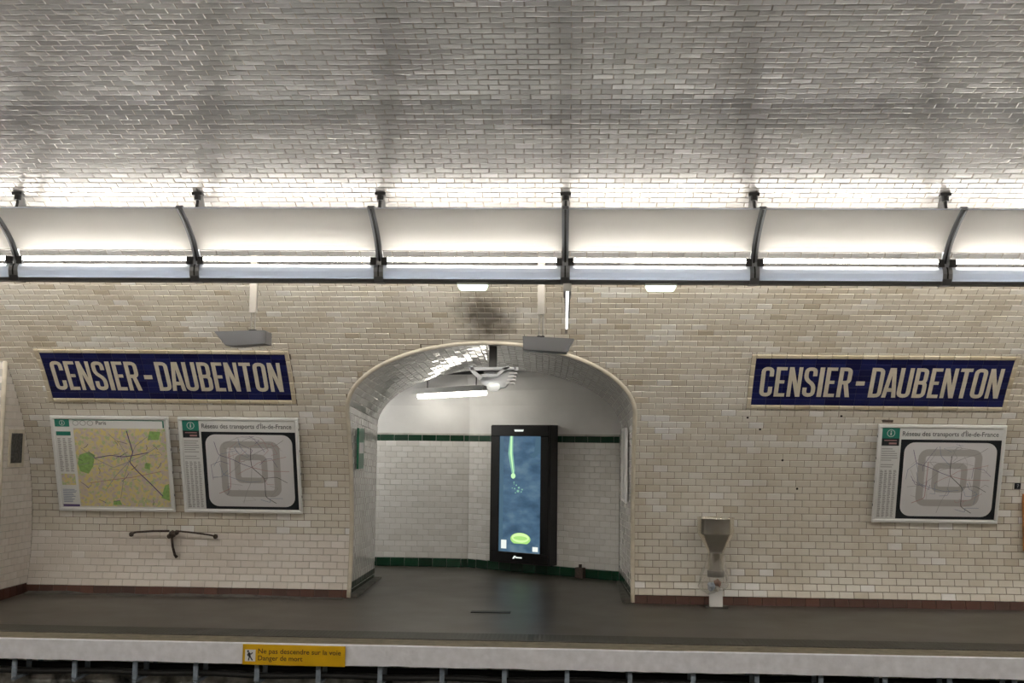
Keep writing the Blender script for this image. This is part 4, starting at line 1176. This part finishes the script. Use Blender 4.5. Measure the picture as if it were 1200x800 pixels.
def city_map(x0, x1, label):
    fr, W, H = map_frame(x0, x1)
    root = thing('map_panel', label, 'map', (x0 + W / 2, PB[0], PB[1]), 'framed wall maps')
    panel_body(root, fr, W, H)
    header_logo(root, fr, 0.045, 0.205, H - 0.125, H - 0.040)
    m = MB(); add_text(m, fr, 'Paris', 0.50, H - 0.098, 0.042, 0.0138, bold=0.008); link('title', m, M_inkdark, root)
    for c in range(3):
        q = MB(); ca, cb = 0.275 + c * 0.08, H - 0.082; n = 18
        ring = [(math.cos(2 * math.pi * k / n), math.sin(2 * math.pi * k / n)) for k in range(n)]
        q.ring(fr, [(ca + .034 * x, cb + .030 * y) for x, y in ring], [(ca + .028 * x, cb + .024 * y) for x, y in ring], 0.0138); link('mode_mark', q, M_inkgrey, root)
    m = MB(); m.poly(fr, [(W - 0.07, H - 0.13), (W - 0.055, H - 0.13), (W - 0.055, H - 0.05), (W - 0.07, H - 0.05)], 0.0138); m.poly(fr, [(0.24, H - 0.052), (W - 0.07, H - 0.052), (W - 0.07, H - 0.045), (0.24, H - 0.045)], 0.0138); link('header_rule', m, M_teal, root)
    m = MB(); m.poly(fr, [(0.05, H - 0.225), (0.21, H - 0.225), (0.21, H - 0.18), (0.05, H - 0.18)], 0.0138); link('legend_heading', m, M_teal, root)
    for c in range(3): text_lines(root, fr, 0.058 + c * 0.058, 0.10 + c * 0.058, H - 0.64, H - 0.25, 24, gap=0.5)
    m = MB(); m.poly(fr, [(0.06, 0.30), (0.215, 0.30), (0.215, 0.43), (0.06, 0.43)], 0.0138); link('inset_map', m, M_city, root)
    text_lines(root, fr, 0.06, 0.215, 0.10, 0.26, 10, m_=M_inkteal, gap=0.4)
    m = MB(); m.poly(fr, [(0.05, 0.05), (0.235, 0.05), (0.235, 0.075), (0.05, 0.075)], 0.0138); link('footer_bar', m, M_inkblue, root)
    a0, a1, b0, b1 = 0.245, W - 0.045, 0.055, H - 0.140
    m = MB(); m.poly(fr, [(a0, b0), (a1, b0), (a1, b1), (a0, b1)], 0.0136); mp = link('city_plan', m, M_city, root)
    mw, mh = a1 - a0, b1 - b0
    P = lambda f, g: (a0 + mw * f, b0 + mh * g)
    for pts in ([P(.03, .45), P(.12, .42), P(.18, .52), P(.21, .66), P(.14, .70), P(.04, .66), P(.01, .55)], [P(.90, .12), P(.99, .08), P(.995, .30), P(.95, .28)], [P(.80, .86), P(.92, .86), P(.95, .96), P(.83, .97)], [P(.74, .50), P(.80, .48), P(.81, .56), P(.76, .57)], [P(.36, .02), P(.46, .02), P(.44, .08), P(.37, .07)]):
        q = MB(); q.poly(fr, pts, 0.0141); link('park_patch', q, M_park, mp)
    for pts, w_, m_ in (([P(.58, .97), P(.60, .85), P(.63, .70), P(.58, .58), P(.66, .46), P(.78, .32), P(.92, .14)], 0.011, M_inkblue),
                        ([P(.20, .62), P(.38, .66), P(.52, .64), P(.63, .66), P(.80, .70)], 0.009, M_inkblue),
                        ([P(.06, .75), P(.20, .62), P(.40, .50), P(.58, .58), P(.74, .66), P(.94, .80)], 0.006, M_inkgrey),
                        ([P(.30, .22), P(.42, .40), P(.58, .58), P(.66, .78), P(.80, .90)], 0.006, M_inkgrey),
                        ([P(.12, .30), P(.34, .34), P(.60, .38), P(.92, .46)], 0.006, M_inkred),
                        ([P(.45, .10), P(.50, .35), P(.58, .58), P(.50, .80), P(.38, .93)], 0.006, M_inkgrey)):
        q = MB(); q.stroke(fr, rounded(pts, 0.03, 3), w_, 0.0146); link('route_line', q, m_, mp)
    for k in range(34):                      # streets and small name marks
        f0, g0 = 0.04 + 0.92 * random.random(), 0.04 + 0.92 * random.random(); an = random.random() * 6.28; ln = 0.04 + 0.12 * random.random()
        f1, g1 = min(.98, max(.02, f0 + ln * math.cos(an))), min(.98, max(.02, g0 + ln * math.sin(an)))
        q = MB(); q.stroke(fr, [P(f0, g0), P((f0 + f1) / 2 + .01, (g0 + g1) / 2), P(f1, g1)], 0.005, 0.0144); link('street_line', q, random.choice([M_inkgrey, M_inkmid, M_inkblue, M_inkdark]), mp)
    return root
city_map(-5.605, -4.305, 'framed green and yellow Paris city map under the left station sign')
network_map(-4.203, -2.895, 'framed transport network map next to the city map, left of the arch')
network_map(3.240, 4.557, 'framed transport network map under the right station sign')

# ------------------------------------------------------------------ broken seat bracket on the left wall
r = thing('seat_bracket', 'rusty iron bracket of a missing seat on the left wall below the maps', 'bracket', (-4.32, 12.9, 0.43))
m = MB(); m.tube([(-4.79, 12.84, 0.695), (-4.74, 12.86, 0.712), (-4.55, 12.85, 0.728), (-4.36, 12.84, 0.733)], 0.011, 8); link('arm', m, M_rust, r, smooth=True)
m = MB(); m.tube([(-4.28, 12.84, 0.733), (-4.10, 12.85, 0.718), (-3.93, 12.85, 0.698), (-3.85, 12.85, 0.682)], 0.010, 8); link('arm', m, M_rust, r, smooth=True)
m = MB()
for c_, rr in (((-4.32, 12.83, 0.70), 0.045), ((-4.36, 12.84, 0.675), 0.028), ((-4.28, 12.84, 0.715), 0.03)):
    m.lathe(c_, [(0.001, -rr), (rr * 0.7, -rr * 0.6), (rr, 0), (rr * 0.7, rr * 0.6), (0.001, rr)], 8)
link('hub', m, M_rust, r)
m = MB(); m.tube([(-4.335, 12.85, 0.68), (-4.315, 12.84, 0.56), (-4.295, 12.86, 0.47), (-4.275, 12.87, 0.445)], 0.014, 8, radii=[0.016, 0.014, 0.015, 0.02]); link('strut', m, M_rust, r, smooth=True)
for c_ in ((-4.785, 12.85, 0.69), (-3.85, 12.855, 0.68)):
    m = MB(); m.lathe(c_, [(0.001, -0.03), (0.022, -0.02), (0.028, 0.0), (0.02, 0.02), (0.001, 0.026)], 8); link('end_stub', m, M_rust, r)

# ------------------------------------------------------------------ litter bin
BX, BY = 1.558, 12.62
FB = floor_z(BY)
r = thing('litter_bin', 'stainless steel funnel-shaped litter bin on a white post right of the arch', 'bin', (BX, BY, FB))
m = MB()
prof = [(0.190, 0.80), (0.192, 0.965), (0.196, 0.975), (0.190, 0.978), (0.183, 0.965), (0.182, 0.80)]
m.lathe((BX, BY, 0), [(0.083, 0.40), (0.085, 0.600), (0.086, 0.620), (0.089, 0.632), (0.183, 0.798), (0.189, 0.808), (0.191, 0.816), (0.192, 0.960), (0.198, 0.968), (0.198, 0.978), (0.186, 0.978), (0.185, 0.82), (0.165, 0.775), (0.093, 0.645), (0.078, 0.60), (0.076, 0.40), (0.083, 0.40)], 36)
link('funnel', m, M_steel, r, smooth=True)
m = MB(); m.lathe((BX, BY, 0), [(0.001, 0.372), (0.06, 0.365), (0.090, 0.362), (0.0905, 0.425), (0.086, 0.43)], 30); link('collar', m, M_steel_in, r, smooth=True)
m = MB(); m.box(WORLD, BX - 0.068, BX + 0.068, BY - 0.02, BY + 0.03, FB, 0.235); link('post', m, M_white_metal, r)
m = MB(); m.box(WORLD, BX - 0.11, BX + 0.12, BY - 0.07, BY + 0.07, FB, FB + 0.012); link('base_plate', m, M_cement, r)
m = MB(); m.box(WORLD, BX - 0.03, BX + 0.03, BY + 0.19, 12.885, 0.84, 0.90); link('wall_arm', m, M_alu, r)
# clear bag drawn over the neck
m = MB(); seg, lev = 40, 16; vv = []
for j in range(lev + 1):
    t = j / lev
    z = 0.60 - 0.39 * t
    rad = np.interp(t, [0, 0.12, 0.35, 0.6, 0.85, 1.0], [0.092, 0.095, 0.112, 0.145, 0.150, 0.06])
    for k in range(seg):
        a = 2 * math.pi * k / seg
        rr = rad * (1 + 0.07 * math.sin(a * 9 + t * 4) + 0.05 * math.sin(a * 14 - t * 9) + 0.10 * (vnoise(a * 1.6, t * 6) - 0.5))
        vv.append((BX - 0.028 * t + rr * math.cos(a), BY + rr * math.sin(a) * 0.85, z - 0.035 * t * math.sin(a * 2 + 0.6)))
m.add(vv, [(j * seg + k, j * seg + (k + 1) % seg, (j + 1) * seg + (k + 1) % seg, (j + 1) * seg + k) for j in range(lev) for k in range(seg)] + [tuple(lev * seg + k for k in range(seg))])
tag(link('plastic_bag', m, M_bag, smooth=True), 'clear crumpled plastic bag hanging round the neck of the bin', 'bag')
for (dx, dz, rr, c_, lab) in ((-0.03, 0.265, 0.045, (0.30, 0.36, 0.45), 'bluish crumpled wrapper low in the clear bin bag'), (0.035, 0.30, 0.040, (0.30, 0.13, 0.09), 'reddish crumpled wrapper in the clear bin bag'), (0.02, 0.245, 0.035, (0.6, 0.58, 0.52), 'whitish crumpled paper at the bottom of the clear bin bag')):
    bm = bmesh.new(); bmesh.ops.create_icosphere(bm, subdivisions=2, radius=rr)
    for v_ in bm.verts: v_.co *= 0.75 + 0.5 * random.random()
    me = bpy.data.meshes.new('litter'); bm.to_mesh(me); bm.free(); me.materials.append(mat('litter_%d' % int(dx * 1000 + 100), c_, 0.6))
    o = bpy.data.objects.new('crumpled_wrapper', me); o.location = (BX + dx - 0.02, BY - 0.03, dz); col.objects.link(o)
    tag(o, lab, 'litter', 'litter in the bin bag')

# ------------------------------------------------------------------ advertising screen in the passage
DP = 0.20
sf = Frame(fr_right.p(0, 0, DP) - np.array([0, 0, FZ]), fr_right.u, (0, 0, 1), fr_right.n)
ST0, ST1, SZ0, SZ1 = 0.505, 1.43, 0.20, 1.965
r = thing('advertising_screen', 'tall black framed lit advertising screen on the passage wall', 'screen', tuple(sf.p((ST0 + ST1) / 2, SZ0, -DP)))
m = MB(); m.box(sf, ST0, ST1, SZ0, SZ1, -DP + 0.012, -0.02, 0.0); m.box(sf, ST0 + 0.01, ST1 - 0.01, SZ0 + 0.01, SZ1 - 0.01, -0.02, 0.0); link('housing', m, M_blackm, r)
A0, A1, B0, B1 = 0.655, 1.300, 0.345, 1.820
for a0, a1, b0, b1 in ((ST0 + 0.012, ST1 - 0.012, B1, SZ1 - 0.012), (ST0 + 0.012, ST1 - 0.012, SZ0 + 0.012, B0), (ST0 + 0.012, A0, B0, B1), (A1, ST1 - 0.012, B0, B1)):
    m = MB(); m.box(sf, a0, a1, b0, b1, 0.0, 0.014, 0.004); link('bezel', m, M_black, r)
m = MB(); m.poly(sf, [(A0, B0), (A1, B0), (A1, B1), (A0, B1)], 0.002); dis = link('display', m, M_screen, r)
w_, h_ = A1 - A0, B1 - B0
Q = lambda f, g: (A0 + w_ * f, B0 + h_ * g)
m = MB(); m.poly(sf, [Q(.25, 1.0), Q(.21, .85), Q(.30, .68), Q(.36, .66), Q(.38, .70), Q(.33, .85), Q(.33, 1.0)], 0.0032); link('light_beam', m, M_beam, dis)
m = MB(); m.poly(sf, [Q(.27, 1.0), Q(.26, .85), Q(.335, .68), Q(.35, .68), Q(.30, .85), Q(.305, 1.0)], 0.0040); link('beam_core', m, M_beam2, dis)
m = MB(); m.disc(sf, *Q(.34, .655), 0.035, 0.0040, 16, 0.035); link('glow', m, M_beam2, dis)
m = MB()
for (f, g, rr) in ((.36, .60, .010), (.42, .575, .012), (.48, .555, .016), (.38, .545, .012), (.56, .54, .012), (.46, .525, .020), (.32, .55, .008), (.54, .52, .010), (.40, .51, .010), (.36, .585, .007)): m.disc(sf, *Q(f, g), rr, 0.0036, 10, rr * 0.8)
link('spark', m, M_beam, dis)['kind'] = 'stuff'
m = MB(); m.poly(sf, [Q(.72, .84), Q(.84, .86), Q(.88, 1.0), Q(1.0, 1.0), Q(1.0, .86), Q(.92, .84), Q(.84, .81)], 0.0032); link('dark_shape', m, M_dusk, dis)
m = MB(); m.poly(sf, [Q(.66, .75), Q(1.0, .785), Q(1.0, .77), Q(.80, .755)], 0.0032); link('dark_streak', m, M_dusk, dis)
m = MB(); m.disc(sf, *Q(.53, .115), 0.155, 0.0036, 28, 0.078); bd = link('badge', m, M_badge, dis)
m = MB(); m.disc(sf, *Q(.53, .125), 0.135, 0.0042, 24, 0.060); link('badge_core', m, M_badge2, dis)
m = MB(); m.disc(sf, *Q(.53, .122), 0.11, 0.0048, 24, 0.026); link('badge_band', m, M_badge, dis)
m = MB(); m.poly(sf, [Q(0, 0), Q(.10, 0), Q(.10, 1), Q(0, 1)], 0.0028); link('dark_margin', m, M_dusk, dis)
m = MB(); m.poly(sf, [Q(.28, .075), Q(.78, .075), Q(.74, .060), Q(.32, .060)], 0.0042); link('badge_base', m, M_dusk, dis)
for f0, f1, g0, g1 in ((.06, .19, .025, .10), (.82, .95, .015, .055)):
    m = MB(); m.poly(sf, [Q(f0, g0), Q(f1, g0), Q(f1, g1), Q(f0, g1)], 0.0036); link('corner_mark', m, M_card, dis)
m = MB(); m.poly(sf, [(0.90, 1.880), (1.03, 1.880), (1.04, 1.905), (0.89, 1.905)], 0.0150); link('maker_mark', m, M_card, r)
m = MB(); m.poly(sf, [(0.88, 0.262), (0.91, 0.262), (0.94, 0.300), (0.91, 0.300)], 0.0150); m.poly(sf, [(0.93, 0.272), (1.03, 0.272), (1.03, 0.288), (0.93, 0.288)], 0.0150); link('maker_mark', m, M_card, r)
# little conduit and box at the foot of the angled wall
rt = 1.80
r = thing('floor_box', 'small dark outlet box with a pipe at the foot of the passage wall', 'outlet box', tuple(fr_right.p(rt, 0, 0.06)))
m = MB(); m.box(fr_right, rt - 0.055, rt + 0.055, 0.0, 0.13, 0.012, 0.08); link('box', m, M_rust, r)
m = MB(); m.tube([fr_right.p(rt, 0.13, 0.045), fr_right.p(rt, 0.17, 0.045)], 0.02, 8); link('pipe', m, M_rust, r)

# ------------------------------------------------------------------ passage lamp and pod
LA = np.array([-2.02, 15.62, 2.36]); LB = np.array([-1.02, 14.80, 2.385])
lu = (LB - LA); LL = float(np.linalg.norm(lu)); lu /= LL
lf = Frame(LA, lu, (0, 0, 1), np.cross(lu, (0, 0, 1)))
r = thing('passage_lamp', 'lit fluorescent batten lamp hanging in the passage behind the arch', 'lamp', tuple((LA + LB) / 2))
m = MB(); m.prism(Frame(LA, np.cross(lu, (0, 0, 1)), (0, 0, 1), lu), [(-0.10, 0.0), (0.10, 0.0), (0.05, 0.075), (-0.05, 0.075)], 0, LL); link('housing', m, M_white_metal, r)
m = MB(); m.tube([lf.p(0.04, -0.025), lf.p(LL - 0.04, -0.025)], 0.034, 12); link('fluorescent_tube', m, M_ctube, r, smooth=True)
for a in (0.2, LL - 0.2):
    m = MB(); m.tube([lf.p(a, 0.07), lf.p(a, 0.53)], 0.008, 6); link('hanger_rod', m, M_cdark, r)
r2 = thing('passage_lamp', 'lit batten lamp further along the passage, hidden behind the left jamb', 'lamp', (-3.5, 15.1, 2.62))
m = MB(); m.wbox(-4.1, -2.9, 15.04, 15.16, 2.62, 2.69); link('housing', m, M_white_metal, r2)
m = MB(); m.tube([(-4.05, 15.1, 2.59), (-2.95, 15.1, 2.59)], 0.034, 12); link('fluorescent_tube', m, mat('lit_far_passage_tube', (1, 1, 1), 0.4, emit=(1.0, 0.96, 0.88), estr=34.0), r2, smooth=True)
for x in (-3.9, -3.1):
    m = MB(); m.tube([(x, 15.1, 2.68), (x, 15.1, 2.9)], 0.008, 6); link('hanger_rod', m, M_cdark, r2)
# conduits above the lamp
for k, (y, z) in enumerate(((15.35, 2.64), (15.10, 2.78))):
    m = MB(); m.tube([(-3.2, y + 0.1, z), (-2.2, y + 0.08, z), (-1.5, y - 0.05, z), (-1.1, y - 0.25, z)], 0.03, 8)
    tag(link('conduit', m, M_cdark, smooth=True), ('lower' if k == 0 else 'upper') + ' dark conduit above the lamp in the passage', 'conduit', 'conduits in the passage')
# faceted pod under the soffit
PK = 12.35 / 13.5
PX, PY = -0.85 * PK, 12.35
zs_ = float(reveal_pt(N_J + N_A / 2, PY)[2])
r = thing('lamp_pod', 'pale grey angular lamp pod fixed under the crown of the arch', 'lamp', (PX, PY, zs_))
pf = Frame((PX, PY, CAM_Z * (1 - PK)), (PK, 0, 0), (0, 0, PK), (0, -PK, 0))
m = MB(); m.box(WORLD, PX - 0.06, PX + 0.02, PY - 0.03, PY + 0.03, 2.50, zs_ - 0.008); link('mount', m, M_under, r)
def bar(pts, t, c0, c1, name='bracket_arm', m_=M_podgrey):
    q = MB()
    P2 = [np.array(p) for p in pts]
    for p, q2 in zip(P2[:-1], P2[1:]):
        d = (q2 - p) / np.linalg.norm(q2 - p); nn = np.array([-d[1], d[0]]) * t / 2
        q.prism(pf, [tuple(p - nn), tuple(q2 - nn), tuple(q2 + nn), tuple(p + nn)], c0, c1)
    link(name, q, m_, r)
bar([(-0.27, 2.575), (0.25, 2.585)], 0.030, -0.02, 0.10)
bar([(-0.27, 2.60), (-0.245, 2.545), (-0.15, 2.46)], 0.045, -0.02, 0.10)
bar([(0.17, 2.60), (0.10, 2.565), (0.03, 2.50), (-0.14, 2.50)], 0.032, -0.02, 0.10)
bar([(0.25, 2.60), (0.25, 2.56)], 0.05, -0.02, 0.10)
m = MB(); m.prism(pf, [(-0.20, 2.50), (0.03, 2.49), (0.14, 2.57), (0.235, 2.565), (0.20, 2.46), (0.12, 2.37), (-0.02, 2.345), (-0.14, 2.40)], -0.16, 0.02); body = link('body', m, M_podgrey, r)
for k in range(4):
    q = MB(); q.box(pf, 0.13 + 0.012 * k, 0.225 + 0.01 * k, 2.41 + 0.038 * k, 2.425 + 0.038 * k, -0.15, 0.05); link('fin', q, M_white_metal, r)
m = MB(); m.prism(pf, [(-0.13, 2.56), (0.07, 2.56), (0.0, 2.52), (-0.10, 2.52)], 0.02, 0.035); link('recess', m, M_grey, r)
m = MB(); m.lathe((PX - 0.01, PY - 0.05, CAM_Z + (2.36 - CAM_Z) * PK), [(0.001, -0.042), (0.045, -0.032), (0.068, -0.005), (0.07, 0.03), (0.05, 0.05), (0.001, 0.055)], 20); link('lens', m, M_podglass, r, smooth=True)

# ------------------------------------------------------------------ plates on the jambs
r = thing('jamb_plate', 'narrow green enamel plate on the left side of the archway', 'plate', (-2.335, 13.1, 1.43))
m = MB(); jf = Frame((-2.335, 13.10, 0), (0, 1, 0), (0, 0, 1), (1, 0, 0)); m.box(jf, -0.17, 0.17, 1.43, 1.88, 0.008, 0.03, 0.004); link('plate', m, M_signgreen, r)
m = MB(); m.box(jf, -0.13, 0.13, 1.60, 1.72, 0.03, 0.032); link('inscription', m, M_inkpale, r)
r = thing('jamb_frame', 'white framed notice board on the right side of the archway', 'notice board', (0.67, 13.6, 1.10))
jf = Frame((0.672, 13.58, 0), (0, -1, 0), (0, 0, 1), (-1, 0, 0))
m = MB(); m.box(jf, -0.36, 0.36, 1.12, 1.88, 0.012, 0.03); link('board', m, M_panel, r)
for a0, a1, b0, b1 in ((-0.40, 0.40, 1.88, 1.92), (-0.40, 0.40, 1.08, 1.12), (-0.40, -0.36, 1.12, 1.88), (0.36, 0.40, 1.12, 1.88)):
    m = MB(); m.box(jf, a0, a1, b0, b1, 0.012, 0.045, 0.006); link('frame_bar', m, M_white_metal, r)

# ------------------------------------------------------------------ small wall plates at the right
o, v, n = wall_frame(1.363)
r = thing('number_plate', 'small dark square marker plate on the wall near the right edge', 'plate', (4.76, o[1], o[2]))
fr = Frame((4.76, o[1], o[2]), (1, 0, 0), v, n)
m = MB(); m.box(fr, -0.032, 0.032, -0.034, 0.034, 0.004, 0.012, 0.002); link('plate', m, M_inkblack, r)
m = MB(); m.stroke(fr, [(-0.008, 0.012), (-0.004, 0.018), (0.006, 0.018), (0.009, 0.010), (0.0, 0.0), (0.0, -0.016)], 0.007, 0.0128); link('mark', m, M_inkgrey, r)
o, v, n = wall_frame(2.095)
fr = Frame((3.335, o[1], o[2]), (1, 0, 0), v, n)
m = MB(); m.box(fr, -0.055, 0.055, -0.014, 0.014, 0.003, 0.011, 0.002)
tag(link('name_strip', m, M_rust), 'tiny dark strip plate above the right network map', 'plate')
r = thing('orange_panel', 'orange-brown panel edge on the wall at the right edge of the picture', 'panel', (5.1, 12.85, 0.66))
fr = Frame((5.10, 12.835, 0.66), (1, 0, 0), (0, 0, 1), (0, -1, 0))
m = MB(); m.box(fr, -0.283, 0.29, 0.0, 0.60, -0.02, 0.022, 0.006); link('panel', m, M_orange, r)
m = MB(); m.box(fr, -0.25, 0.25, 0.05, 0.55, 0.022, 0.028, 0.002); link('face', m, mat('orange_face', (0.36, 0.13, 0.03), 0.45), r)

# ------------------------------------------------------------------ yellow warning plate on the platform edge
r = thing('warning_plate', 'yellow warning plate with black text on the white platform edge', 'sign', (-2.33, 10.18, -0.18))
fr = Frame((-2.776, 10.175, -0.178), (1, 0, -0.004), (0.004, 0, 1), (0, -1, 0))
m = MB(); m.box(fr, 0, 0.886, 0, 0.172, 0, 0.012, 0.003); link('plate', m, M_yellow, r)
m = MB(); m.box(fr, 0.022, 0.112, 0.03, 0.128, 0.012, 0.0135); pic = link('pictogram', m, M_white_metal, r)
m = MB()
m.disc(fr, 0.048, 0.114, 0.009, 0.0142, 10)
for pts, w2 in (([(0.052, 0.104), (0.060, 0.085), (0.064, 0.068)], 0.018), ([(0.062, 0.070), (0.056, 0.052), (0.054, 0.036)], 0.010), ([(0.066, 0.070), (0.078, 0.052), (0.088, 0.038)], 0.010), ([(0.056, 0.098), (0.074, 0.090), (0.088, 0.104)], 0.008), ([(0.056, 0.096), (0.044, 0.084), (0.052, 0.072)], 0.008)):
    m.stroke(fr, pts, w2, 0.0142)
link('figure', m, M_inkblack, pic)
m = MB(); add_text(m, fr, 'Ne pas descendre sur la voie', 0.135, 0.098, 0.040, 0.0128, width=0.715, bold=0.012); link('text_line', m, M_brownink, r)
m = MB(); add_text(m, fr, 'Danger de mort', 0.135, 0.040, 0.040, 0.0128, width=0.385, bold=0.012); link('text_line', m, M_brownink, r)
